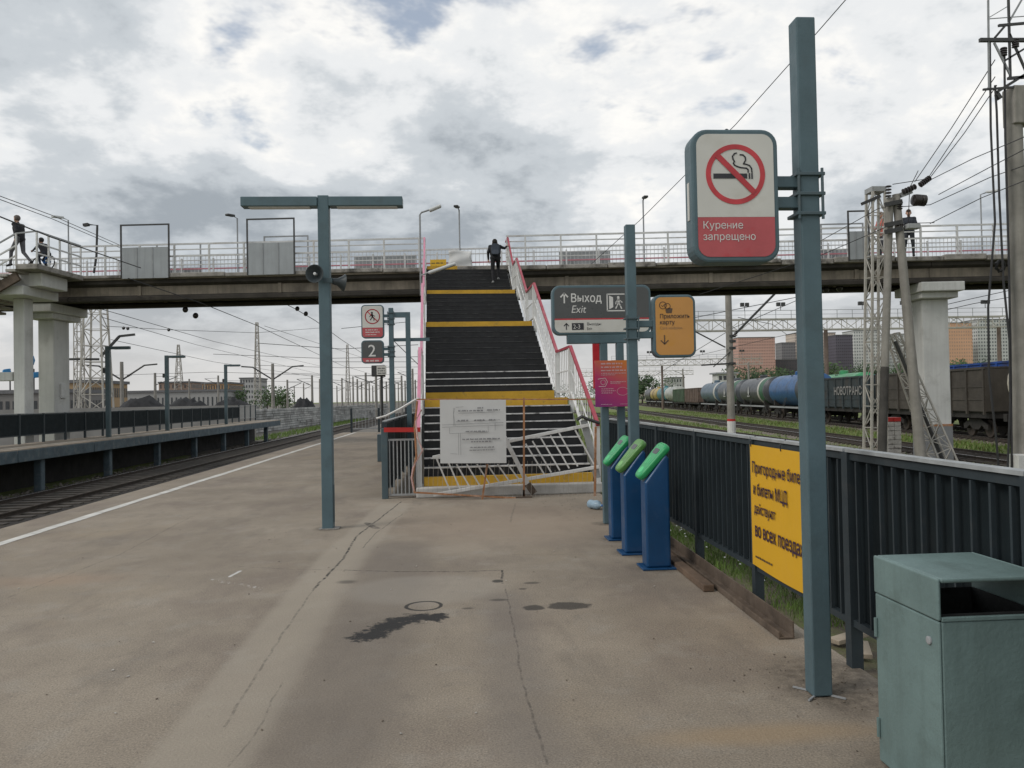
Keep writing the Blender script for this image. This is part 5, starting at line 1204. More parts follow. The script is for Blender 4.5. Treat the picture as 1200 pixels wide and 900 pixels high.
# masts and poles in the left background
t = thing('lattice_tower', 'large pale lattice mast rising behind the opposite platform fence', 'mast', P(113, 478, 60))
mb = MB(); a = P(113, 480, 60); a.z = GZ; b = P(112, 330, 60); lattice(mb, a, b, 1.9, 1.0, 10, .11, .05); mb.build('lattice', lattice_p, t)
mb = MB(); a = P(93, 480, 62); a.z = GZ; b = P(92, 330, 62); 
t2_ = thing('lattice_tower', 'thin pale lattice mast just left of the large one', 'mast', a); lattice(mb, a, b, .55, .5, 16, .06, .035); mb.build('lattice', lattice_p, t2_)
for p1, p2 in (((118, 418), (140, 394)), ((140, 394), (158, 392)), ((80, 421), (116, 421))):
    mb = MB(); mb.bar(P(*p1, 60), P(*p2, 60), .16); mb.build('bracket', steel_dk, t)
for px_, y0, D, wd, lab in ((210, 404, 300, 3.5, 'distant lattice radio mast behind the low buildings'), (302, 378, 240, 2.0, 'tall thin lattice radio mast left of the T lamp'), (408, 404, 320, 2.0, 'distant lattice radio mast right of the T lamp')):
    a = P(px_, 470, D); a.z = GZ; b = P(px_-1, y0, D); t = thing('radio_mast', lab, 'mast', a); mb = MB(); lattice(mb, a, b, wd, .6, 14, .22, .12); mb.build('lattice', lattice_p, t)
polelist = [(143, 424, 85), (182, 437, 120), (320, 426, 95), (337, 445, 150), (375, 444, 170), (401, 443, 180), (414, 441, 190), (429, 437, 130), (424, 448, 210), (437, 452, 240), (446, 445, 160), (471, 440, 150), (463, 450, 220), (484, 432, 140), (395, 452, 260), (356, 449, 230), (266, 450, 240), (240, 449, 230)]
ORD = 'first second third fourth fifth sixth seventh eighth ninth tenth eleventh twelfth thirteenth fourteenth fifteenth sixteenth seventeenth eighteenth nineteenth twentieth'.split()+['twenty-'+k for k in 'first second third fourth fifth sixth seventh eighth ninth'.split()]+['thirtieth', 'thirty-first', 'thirty-second', 'thirty-third']
polelist += [(345, 452, 280), (366, 440, 140), (385, 448, 250), (408, 447, 230), (419, 444, 170), (433, 449, 200), (441, 436, 120), (453, 447, 190), (457, 443, 170), (467, 449, 260), (475, 446, 200), (487, 445, 180), (256, 440, 160), (222, 444, 180)]
polelist.sort()
for i, (px_, y0, D) in enumerate(polelist):
    a = P(px_, 470, D); h_ = P(px_, y0, D).z-GZ
    t = conc_pole(ORD[i]+' thin catenary pole from the left in the yard left of the stairs', a.x, D, GZ, h_, .24, .17, False, 'catenary poles in the left background')
    tp_ = Vector((a.x, D, GZ+h_)); s = 1 if i%2 else -1; ln = 3.2 if D < 140 else 2.6
    if px_ in (143, 320): 
        for s in (-1, 1):
            mb = MB(); mb.path([tp_-Z_*1.9, tp_+Vector((s*2.3, 0, -.4)), tp_+Vector((s*3.6, 0, -.3))], .09, 6); mb.build('bracket', steel_dk, t)
    else:
        mb = MB(); mb.path([tp_-Z_*1.8, tp_+Vector((s*ln, 0, -.6))], .06, 5); mb.path([tp_-Z_*.5, tp_+Vector((s*ln, 0, -.6))], .03, 5); mb.build('bracket', steel_dk, t)
    mb = MB(); insulators(mb, tp_+Vector((s*.6, 0, -1.5)), tp_+Vector((s*1.0, 0, -1.3)), 3, .14); mb.build('insulator', insul, t)
for i, (px_, y0, D) in enumerate([(624, 424, 160), (713, 438, 240), (729, 430, 170), (766, 446, 200), (801, 432, 190), (878, 425, 130), (1038, 432, 110)]):
    a = P(px_, 470, D); h_ = P(px_, y0, D).z-GZ; t = conc_pole(ORD[i]+' thin catenary pole from the left among the freight tracks', a.x, D, GZ, h_, .2, .15, False, 'catenary poles in the freight yard')
    mb = MB(); tp_ = Vector((a.x, D, GZ+h_)); mb.path([tp_-Z_*1.4, tp_+Vector((-2.4, 0, -.4))], .05, 5); mb.build('bracket', steel_dk, t)
# grey block wall beyond the left track
t = thing('block_wall', 'long pale grey wall of stacked blocks beyond the left track', 'wall', (-17, 70, GZ))
a, b = Vector((-19.2, 60, 0)), Vector((-13.8, 150, 0)); d = (b-a).normalized(); q = random.Random(9)
wallm = [M('wall_block_%d' % k, c, .9, .3, .9, .3, dirt=(.12, .11, .10), damt=.7, dsc=.7, dlo=.52) for k, c in enumerate(((.42, .42, .41), (.33, .33, .32), (.48, .475, .46)))]
wb = [MB(), MB(), MB()]; L_ = (b-a).length
for r_ in range(9):
    s = -q.uniform(0, 2)
    while s < L_:
        ln = q.uniform(1.6, 2.6); o_ = q.uniform(-.05, .05); n_ = Vector((d.y, -d.x, 0)); p_ = a+d*max(s, 0)+n_*o_; e_ = a+d*min(s+ln-.05, L_)+n_*o_
        k = q.randrange(3); z_ = GZ+r_*.235+.115; wb[k].bar((p_.x, p_.y, z_), (e_.x, e_.y, z_), .4, .20); s += ln
for k in range(3): wb[k].build('block_courses', wallm[k], t, kind='stuff')
mb = MB(); mb.bar((a.x+d.y*-.15, a.y, GZ+1.0), (b.x-.15, b.y, GZ+1.0), .2, 2.0); mb.build('wall_core', conc_dark, t)
gr_m = M('graffiti_red', (.35, .05, .04), .7, .3, 3, 0); p_ = a+d*9.5; 
mb = MB(); n_ = Vector((d.y, -d.x, 0)); q = random.Random(3)
for k in range(26):
    c_ = p_+d*q.uniform(-1.6, 1.6)+n_*.27+Z_*(GZ+q.uniform(.2, 1.9)); mb.bar(c_, c_+d*q.uniform(.3, .8)+Z_*q.uniform(-.1, .1), .01, .07)
mb.build('paint_marks', gr_m, t, kind='stuff')
# dark heaps, wagons and low buildings beyond the left platform
heap = M('coal_dark', (.028, .028, .03), .9, .4, 1.5, .6, bsc=6)
for px0, px1, ytop, D, lab in ((128, 205, 463, 72, 'long dark heap of loose material behind the opposite fence'), (180, 256, 466, 80, 'low dark heap between the two far lamp posts'), (240, 306, 466, 86, 'dark mound behind the farthest opposite lamp post'), (340, 372, 465, 110, 'small dark mound above the grey block wall')):
    a, b = P(px0, 470, D), P(px1, 470, D); top = P((px0+px1)/2, ytop, D).z; n = 18; q = random.Random(px0); mb = MB(); vv = []
    for j in range(7):
        for i in range(n+1):
            u = i/n; v_ = j/6; e = max(0, math.sin(math.pi*u))**.5*max(0, math.sin(math.pi*v_))**.8; vv.append((a.x+(b.x-a.x)*u, D+(v_-.5)*6, GZ+.4+(top-GZ-.4)*e*q.uniform(.86, 1.05)))
    mb.add(vv, [(j*(n+1)+i, j*(n+1)+i+1, (j+1)*(n+1)+i+1, (j+1)*(n+1)+i) for j in range(6) for i in range(n)])
    o = mb.build('dark_heap', heap, smooth=True); tag(o, lab, 'heap')
bw_m = M('barrier_wall_pale', (.28, .27, .255), .8, .25, .4, .2, dirt=(.2, .19, .18), damt=.6, dsc=.3, dlo=.5)
def block(name, lab, px0, px1, ytop, D, colr, nf=0, nc=0, depth=None, roof=None, base=None, win=(.045, .05, .055), groupn=None, wfrac=.5):
    a, b = P(px0, ytop, D), P(px1, ytop, D); w_ = b.x-a.x; dp = depth or w_*.5; z0 = GZ if base is None else P(px0, base, D).z; h_ = a.z-z0
    t = thing(name, lab, 'building', ((a.x+b.x)/2, D, z0), groupn)
    m_ = M('wall_%d_%d_%d' % tuple(int(k*1000) for k in colr), colr, .85, .08, .05, .0, dirt=tuple(k*.8 for k in colr), damt=.3, dsc=.04, dlo=.5)
    mb = MB(); mb.box(a.x, b.x, D, D+dp, z0, a.z); wl = mb.build('wall', m_, t)
    mb = MB(); mb.box(a.x-.3, b.x+.3, D-.3, D+dp+.3, a.z, a.z+max(.5, h_*.012)); mb.build('roof', M('roof_grey', (.16, .16, .165), .9), t)
    if nf:
        wm = M('window_%d' % int(win[0]*1000), win, .3, .2, 1, 0, spec=.5); fh = h_/nf; cw = w_/nc; ww = MB()
        for f in range(nf):
            for c in range(nc):
                x0 = a.x+c*cw+cw*(1-wfrac)/2; z_ = z0+f*fh+fh*.28; ww.box(x0, x0+cw*wfrac, D-.06, D+.05, z_, z_+fh*.5)
        cd = max(1, int(dp/cw))
        for f in range(nf):
            for c in range(cd):
                y_ = D+c*dp/cd+dp/cd*.25; z_ = z0+f*fh+fh*.28
                ww.box(a.x-.06, a.x+.05, y_, y_+dp/cd*.5, z_, z_+fh*.5); ww.box(b.x-.05, b.x+.06, y_, y_+dp/cd*.5, z_, z_+fh*.5)
        ww.build('window_rows', wm, wl, kind='stuff')
    return t
block('warehouse', 'long low pale warehouse across the left background', 124, 262, 461, 190, (.36, .355, .345), 1, 26, 20, wfrac=.3)
block('brick_shed', 'tan brick shed directly right of the white bridge pier', 78, 106, 449, 130, (.40, .28, .16), 2, 5, 14, wfrac=.2)
block('brick_block', 'orange tan brick building right of the dark heaps', 237, 268, 450, 240, (.42, .27, .15), 4, 10, 16, wfrac=.4)
block('brick_block', 'reddish brown building above the warehouse roof', 186, 224, 449, 300, (.30, .22, .175), 4, 8, 16, wfrac=.3)
block('apartment_block', 'small white apartment block left of the tall radio mast', 281, 300, 444, 320, (.45, .45, .44), 6, 6, 18, wfrac=.4)
block('low_shed', 'dark roofed low sheds behind the white piers', -20, 78, 462, 110, (.22, .21, .20), 1, 12, 12)
t = thing('boundary_wall', 'low pale boundary wall seen through the opposite platform fence', 'wall', P(150, 478, 58)); a, b = P(-40, 470, 56), P(300, 474, 62)
mb = MB(); mb.bar((a.x, 55, .25), (P(300, 474, 60).x, 60, .25), .3, 2.5); mb.build('wall_slab', bw_m, t)
# blue crane-like tarpaulins between the piers
tarp = M('blue_tarp', (.03, .20, .42), .5, .2, 2, .1)
for px_, py_, s, lab in ((9, 438, 7, 'blue curved panel seen between the left columns'), (36, 424, 8, 'larger blue curved panel left of the white pier'), (44, 440, 5, 'small blue panel beside the white pier')):
    c_ = P(px_, py_, 140); sc_m = s/F*140; o = MB(); vv = []
    for j in range(7):
        for i in range(7): u, v_ = i/6-.5, j/6-.5; vv.append(c_+Vector((u*sc_m*1.5*(1-.5*abs(v_)), -1.2*math.cos(u*2.6), v_*sc_m*1.3+.35*sc_m*u)))
    o.add(vv, [(j*7+i, j*7+i+1, (j+1)*7+i+1, (j+1)*7+i) for j in range(6) for i in range(6)]); o = o.build('blue_canopy', tarp, smooth=True); o.modifiers.new('t', 'SOLIDIFY').thickness = .15; tag(o, lab, 'canopy')
for px_ in (12, 40):
    a = P(px_, 470, 140.6); o = MB(); o.tube((a.x, 140.6, GZ), (a.x, 140.6, P(px_, 432, 140).z), .12); tag(o.build('canopy_mast', steel_dk), 'thin dark mast under the blue panels, %s of two' % ('leftmost' if px_ == 12 else 'rightmost'), 'mast')
# right hand towers, walls lightened to put distance haze into the colour
block('tower_block', 'pink brick residential tower beside the concrete pole', 865, 908, 396, 700, (.56, .34, .29), 20, 22, 24, win=(.32, .2, .17), wfrac=.55)
block('tower_block', 'small grey tower between the pink and beige towers', 916, 932, 402, 760, (.22, .21, .22), 18, 8, 16, win=(.10, .10, .11))
block('low_block', 'dark violet low block beside the pink tower', 908, 934, 422, 720, (.10, .09, .10), 10, 8, 20, win=(.06, .06, .07))
block('tower_block', 'beige pink tower partly hidden by the tall teal post', 931, 979, 391, 780, (.58, .49, .43), 21, 18, 22, win=(.34, .28, .25))
block('tower_block', 'dark violet tower right of the tall teal post', 979, 999, 393, 740, (.13, .12, .15), 20, 9, 18, win=(.05, .045, .06))
block('tower_block', 'white gridded tower behind the lattice mast', 1000, 1028, 388, 800, (.62, .62, .61), 20, 10, 24, win=(.22, .23, .24))
block('tower_block', 'pale grey tower between the leaning poles', 1042, 1064, 392, 820, (.56, .56, .56), 18, 9, 24, win=(.2, .2, .21))
block('tower_block', 'orange residential tower right of the bridge pier', 1100, 1139, 379, 640, (.64, .38, .25), 20, 14, 22, win=(.44, .28, .2))
block('tower_block', 'pale tower with dark window columns near the right edge', 1145, 1196, 375, 660, (.54, .55, .54), 21, 16, 22, win=(.13, .14, .15))
block('low_block', 'distant pale low block left of the round green tree', 786, 802, 443, 420, (.42, .42, .41), 4, 5, 14, wfrac=.4)
block('low_block', 'distant cream block behind the sign posts', 740, 756, 448, 400, (.42, .38, .32), 3, 5, 14, wfrac=.4)
a, b = P(841, 452, 170), P(863, 438, 170); t = thing('control_cabin', 'white yard control cabin with flat overhanging roof behind the tank wagons', 'building', (a.x, 170, GZ))
mb = MB(); mb.box(a.x, b.x, 170, 173.5, GZ, b.z); wl = mb.build('wall', pier_w, t); mb = MB(); mb.box(a.x-.5, b.x+.5, 169.5, 174, b.z, b.z+.35); mb.build('roof', steel_gal, t)
for k in range(4): x = a.x+.35+k*(b.x-a.x-.3)/4; mb = MB(); mb.box(x, x+.65, 169.95, 170.05, b.z-1.3, b.z-.4); mb.build('window', glass_dk, wl)

# ================================================================ wires
W1 = 'catenary wires over the left track'
wire('long overhead wire sloping down from the upper left edge to under the bridge', [(-560, 30, 8.5), (-40, 238, 15), (60, 278, 19), (165, 314, 24.9)], .016)
wire('overhead wire passing under the bridge girder towards the far tracks', [(150, 326, 28.6), (238, 356, 29.4), (300, 381, 40), (400, 428, 90), (500, 458, 200)], .016)
wire('upper of two parallel wires at the left edge above the lamp', [(-560, 20, 9), (-40, 215, 20), (60, 252, 27), (142, 288, 36)], .012)
wire('lower of two parallel wires at the left edge above the lamp', [(-560, 24, 9), (-40, 219, 20), (60, 256, 27), (142, 291, 36)], .012)
for k, (pts, lab) in enumerate((([(118, 362, 32), (250, 400, 50), (380, 430, 110)], 'topmost sagging wire below the left half of the bridge'), ([(120, 372, 33), (230, 404, 60), (390, 442, 130)], 'second sagging wire below the left half of the bridge'),
    ([(120, 382, 45), (200, 386.5, 45), (300, 390, 60), (380, 384, 70)], 'almost level wire behind the T lamp'), ([(130, 398, 60), (250, 424, 90), (480, 458, 240)], 'low wire running to the far poles left of the stairs'), ([(330, 354, 30.5), (346, 362, 31), (370, 376, 34), (400, 398, 45), (440, 424, 70)], 'short dark wire with strain rods left of the T lamp'), ([(400, 385, 60), (480, 377, 60)], 'level wire right of the T lamp under the bridge'), ([(310, 382, 50), (440, 424, 100), (486, 440, 160)], 'thin wire crossing behind the T lamp pole'), ([(390, 424, 70), (486, 424, 70)], 'level wire behind the platform number sign'),
    ([(462, 400, 30), (495, 432, 30)], 'short sloping wire beside the stair rail'), ([(125, 440, 90), (250, 436, 90), (380, 440, 90)], 'low level wire between the left background poles'))):
    wire(lab, pts, .02 if pts[0][2] > 50 else .014)
mb = MB()
for x, y in ((214, 362), (227, 370)): mb.lathe([(.04, 0), (.11, .04), (.13, .1), (.11, .16), (.04, .2)], P(x, y, 31), (1, .3, -.3), 10)
i1 = MB().lathe([(.04, 0), (.10, .04), (.12, .1), (.10, .16), (.04, .2)], P(214, 362, 31), (1, .3, -.3), 10); tag(i1.build('wire_insulator', insul, smooth=True), 'left of two black ball insulators hanging under the bridge', 'insulator')
i1 = MB().lathe([(.04, 0), (.10, .04), (.12, .1), (.10, .16), (.04, .2)], P(226, 369, 31), (1, .3, -.3), 10); tag(i1.build('wire_insulator', insul, smooth=True), 'right of two black ball insulators hanging under the bridge', 'insulator')
for k, (pts) in enumerate(([(300, 402, 80), (400, 409, 80), (490, 404, 80)], [(250, 415, 100), (380, 420, 100), (490, 418, 100)], [(300, 428, 120), (400, 431, 120), (492, 430, 120)], [(330, 437, 140), (420, 440, 140), (492, 438, 140)], [(260, 446, 160), (400, 448, 160), (492, 447, 160)], [(340, 454, 180), (420, 456, 180), (492, 455, 180)])):
    wire(ORD[k]+' faint crosswise wire from the top among the poles left of the stairs', pts, .03)
for x, y, lab in ((346, 361, 'left ball insulator of the pair left of the T lamp pole'), (356, 367, 'right ball insulator of the pair left of the T lamp pole'), (143, 384, 'dark insulator string end on the level wire, left'), (148, 384.5, 'dark insulator string end on the level wire, right'), (196, 386, 'small insulator on the level wire under the first shield')):
    i1 = MB().lathe([(.03, 0), (.08, .03), (.10, .08), (.08, .13), (.03, .16)], P(x, y, 31 if y < 370 else 45), (1, .3, -.3), 10); o = i1.build('wire_insulator', insul, smooth=True); tag(o, lab, 'insulator')
wire('long diagonal wire from the top edge past the tall post down to the bridge', [(1010, -22, 14), (935, 64, 17), (862, 146, 20), (750, 258, 25), (690, 312, 28.5)], .010)
for k, (pts, lab) in enumerate((([(1072, 213, 24.9), (1115, 150, 23), (1166, 70, 20)], 'leftmost of three steep wires rising to the right pole head'), ([(1086, 211, 24.9), (1125, 152, 23), (1166, 90, 20)], 'middle of three steep wires rising to the right pole head'), ([(1090, 208, 24.9), (1130, 156, 23), (1168, 100, 20)], 'rightmost of three steep wires rising to the right pole head'),
    ([(1088, 212, 24.9), (1140, 186, 22), (1230, 148, 16)], 'wire from the twin poles to the right edge, upper'), ([(1100, 228, 24.9), (1160, 196, 22), (1230, 160, 16)], 'wire to the right edge just below the upper one'), ([(1090, 262, 24.9), (1150, 232, 22), (1230, 200, 16)], 'wire crossing the right end of the bridge railing'), ([(948, 290, 27), (1030, 244, 25), (1090, 240, 24.9), (1160, 208, 22), (1230, 184, 17)], 'wire from the tall post past the twin pole heads'),
    ([(820, 345, 28), (960, 300, 27), (1048, 262, 24.9), (1095, 261, 24.9)], 'dark wire rising to the twin poles across the girder'), ([(1046, 216, 24.9), (1072, 212, 24.9), (1090, 209, 24.9)], 'short jumper wire between the insulators on the twin poles'), ([(1064, 268, 24.9), (1066, 220, 24.9), (1076, 200, 24.9)], 'thin vertical wire beside the twin pole heads'),
    ([(1070, 366, 30), (1130, 352, 30), (1230, 330, 30)], 'insulated wire sloping behind the hanging cables, upper'), ([(1070, 372, 30), (1140, 356, 30), (1230, 340, 30)], 'insulated wire sloping behind the hanging cables, lower'), ([(815, 372, 50), (945, 346, 50), (1005, 334, 50)], 'thin wire below the bridge right of the orange sign'), ([(748, 452, 90), (860, 384, 55), (950, 345, 50)], 'faint long wire behind the orange sign'),
    ([(770, 428, 120), (905, 396, 70), (950, 386, 60)], 'wire in front of the pink tower'), ([(865, 372, 47), (905, 380, 60), (922, 392, 80)], 'short curved wire right of the concrete pole'))):
    wire(lab, pts, .022 if pts[0][2] > 45 else .013)
for x, y, lab in ((965, 339, 'left of two black ball insulators under the right span'), (981, 337, 'right of two black ball insulators under the right span'), (1104, 308, 'dark coil of cable on the girder above the right pier')):
    i1 = MB().lathe([(.04, 0), (.12, .04), (.15, .1), (.12, .16), (.04, .2)], P(x, y, 28.4), (1, .2, 0), 12); tag(i1.build('wire_insulator', insul, smooth=True), lab, 'insulator')

# ================================================================ vegetation
bark = M('tree_bark', (.07, .055, .045), .9, .3, 4, .3)
lfm = [M('foliage_%d' % k, c, .7, .45, .8, 0) for k, c in enumerate(((.045, .085, .028), (.060, .105, .035), (.035, .070, .026)))]
def tree(name, label, x, y, z0, h_, wd, k, seed, n=900, group=None):
    q = random.Random(seed); t = thing(name, label, 'tree' if h_ > 3 else 'bush', (x, y, z0), group); mb = MB()
    mb.path([(x, y, z0-.2), (x+.05*wd, y, z0+h_*.3), (x, y, z0+h_*.75)], h_*.028, 7, h_*.008)
    for i in range(5): a_ = q.uniform(0, 6.3); mb.path([(x, y, z0+h_*(.28+.08*i)), (x+math.cos(a_)*wd*.3, y+math.sin(a_)*wd*.3, z0+h_*(.5+.08*i))], h_*.012, 5, h_*.004)
    mb.build('trunk', bark, t); cl_ = [(q.gauss(0, .22)*wd, q.gauss(0, .22)*wd, h_*q.uniform(.3, .9), q.uniform(.14, .26)*wd) for _ in range(16)]; c = MB(); s0 = max(.22, h_*.035)
    for i in range(n):
        cx_, cy_, cz_, r_ = q.choice(cl_); d = Vector((q.gauss(0, 1), q.gauss(0, 1), q.gauss(0, .8))).normalized()*(r_*q.uniform(.6, 1.05)); p_ = Vector((x+cx_, y+cy_, z0+cz_))+d
        s = s0*q.uniform(.6, 1.4); u = Vector((q.gauss(0, 1), q.gauss(0, 1), q.gauss(0, 1))).normalized(); v_ = u.orthogonal().normalized()
        c.add([p_-u*s, p_+v_*s*.6, p_+u*s, p_-v_*s*.6], [(0, 1, 2, 3)])
    c.build('crown', lfm[k], t); return t
q = random.Random(31)
tree('round_tree', 'round dark green tree standing behind the distant gondola wagons', P(752, 450, 260).x, 260, GZ, P(752, 433, 260).z-GZ, 9, 0, 1, 1400)
for i, (px_, y0, D, wd) in enumerate([(770, 442, 300, 14), (700, 447, 330, 16), (726, 446, 320, 14), (660, 450, 340, 16), (738, 445, 240, 8), (640, 452, 330, 16)]):
    tree('yard_tree', 'mid green tree in the hazy treeline low behind the sign posts', P(px_, 455, D).x, D, GZ, P(px_, y0, D).z-GZ, wd, 1, 40+i, 700, 'treeline behind the sign posts')
for i in range(26):
    px_ = 866+i*13+q.uniform(-5, 5); D = q.uniform(215, 300); y0 = 433+q.uniform(-4, 4)-(5 if px_ > 980 else 0)-(6 if px_ > 1100 else 0)
    tree('yard_tree', 'dark green tree in the row behind the freight train', P(px_, 455, D).x, D, GZ, P(px_, y0, D).z-GZ, q.uniform(8, 13), q.randrange(3), 100+i, 700, 'row of trees behind the freight train')
for i, (px_, y0, D, wd) in enumerate([(278, 455, 200, 5), (312, 456, 190, 7), (322, 453, 200, 8), (334, 457, 180, 6)]):
    tree('yard_bush', ORD[i]+' leafy bush from the left above the grey block wall', P(px_, 470, D).x, D, GZ, P(px_, y0, D).z-GZ, wd, 1, 70+i, 600, 'bushes above the block wall')
# grass blades: near strip behind the fence, and tufts over the yard
def blades(name, pts, h0, h1, w_, mat, seed):
    q = random.Random(seed); mb = MB()
    for p_ in pts:
        a_ = q.uniform(0, 6.28); h_ = q.uniform(h0, h1); d = Vector((math.cos(a_), math.sin(a_), 0)); l_ = Vector((q.gauss(0, .35), q.gauss(0, .35), 1))*h_; ww = w_*q.uniform(.6, 1.3)
        mb.add([p_-d*ww, p_+d*ww, p_+l_*.6+d*ww*.6, p_+l_*.6-d*ww*.6, p_+l_], [(0, 1, 2, 3), (3, 2, 4)])
    return mb.build(name, mat, kind='stuff')
g1 = M('grass_blade', (.12, .19, .04), .7, .5, 2.5, 0); g2 = M('grass_blade_dry', (.17, .17, .06), .8, .5, 2.5, 0)
q = random.Random(77); pts = []
def bankz(x): 
    for (a, za), (b, zb) in zip(prof_b, prof_b[1:]):
        if a <= x <= b: return za+(zb-za)*(x-a)/(b-a)
    return GZ
prof_b = [(2.30, -.03), (2.7, -.05), (3.4, -.09), (5.2, -.80), (6.5, GZ-.02)]
while len(pts) < 14000:
    x = q.uniform(2.34, 3.7); y = q.uniform(3.6, 13.5)
    f = math.sin(x*5+y*2.3)*math.sin(y*1.7-x*3)+.35+(.4 if y > 5.4 else -.5)
    if q.random() < f: pts.append(Vector((x, y, bankz(x)-.01)))
blades('grass', pts, .03, .11, .004, g1, 5)
fl_ = MB()
for p_ in pts[:500:3]: fl_.add([p_+Vector((-.008, 0, .09)), p_+Vector((.008, 0, .09)), p_+Vector((.008, .008, .10)), p_+Vector((-.008, .008, .10))], [(0, 1, 2, 3)])
fl_.build('white_flowers', txt_w, kind='stuff')
pts = []
while len(pts) < 34000:
    y = 12+q.random()**1.6*120; x = q.uniform(6.5, 24+.13*y)
    f = .55*math.sin(x*.9+y*.12)+.45*math.sin(x*.35-y*.06+1)
    near_track = min(abs(x-(14.9+.042*(y-4))), abs(x-(17.6+.10*(y-10))), abs(x-(28.3-.13*35+.13*(y-10))))
    if near_track < 1.7 or q.random() > .65+f*.5: continue
    pts.append(Vector((x, y, GZ-.03)))
blades('yard_grass', pts[:24000], .08, .28, .022, g1, 6); blades('dry_grass', pts[24000:], .08, .24, .022, g2, 7)
pts = [Vector((q.uniform(-15.8, -13.6), q.uniform(58, 120), GZ-.02)) for _ in range(3000)]
blades('cutting_grass', pts, .1, .3, .03, g1, 8)
# loose stones under the opposite platform
st = MB(); q = random.Random(14)
for k in range(2600):
    c_ = Vector((q.uniform(-13.6, -12.6), q.uniform(14, 60), GZ+q.uniform(-.02, .08))); s = q.uniform(.03, .09); dv = [Vector((q.gauss(0, 1), q.gauss(0, 1), q.gauss(0, .7))).normalized()*s for _ in range(4)]
    st.add([c_+d for d in dv], [(0, 1, 2), (0, 2, 3), (0, 3, 1), (1, 3, 2)])
st.build('loose_stones', M('loose_stone', (.17, .155, .135), .95, .5, 8, 0), kind='stuff')

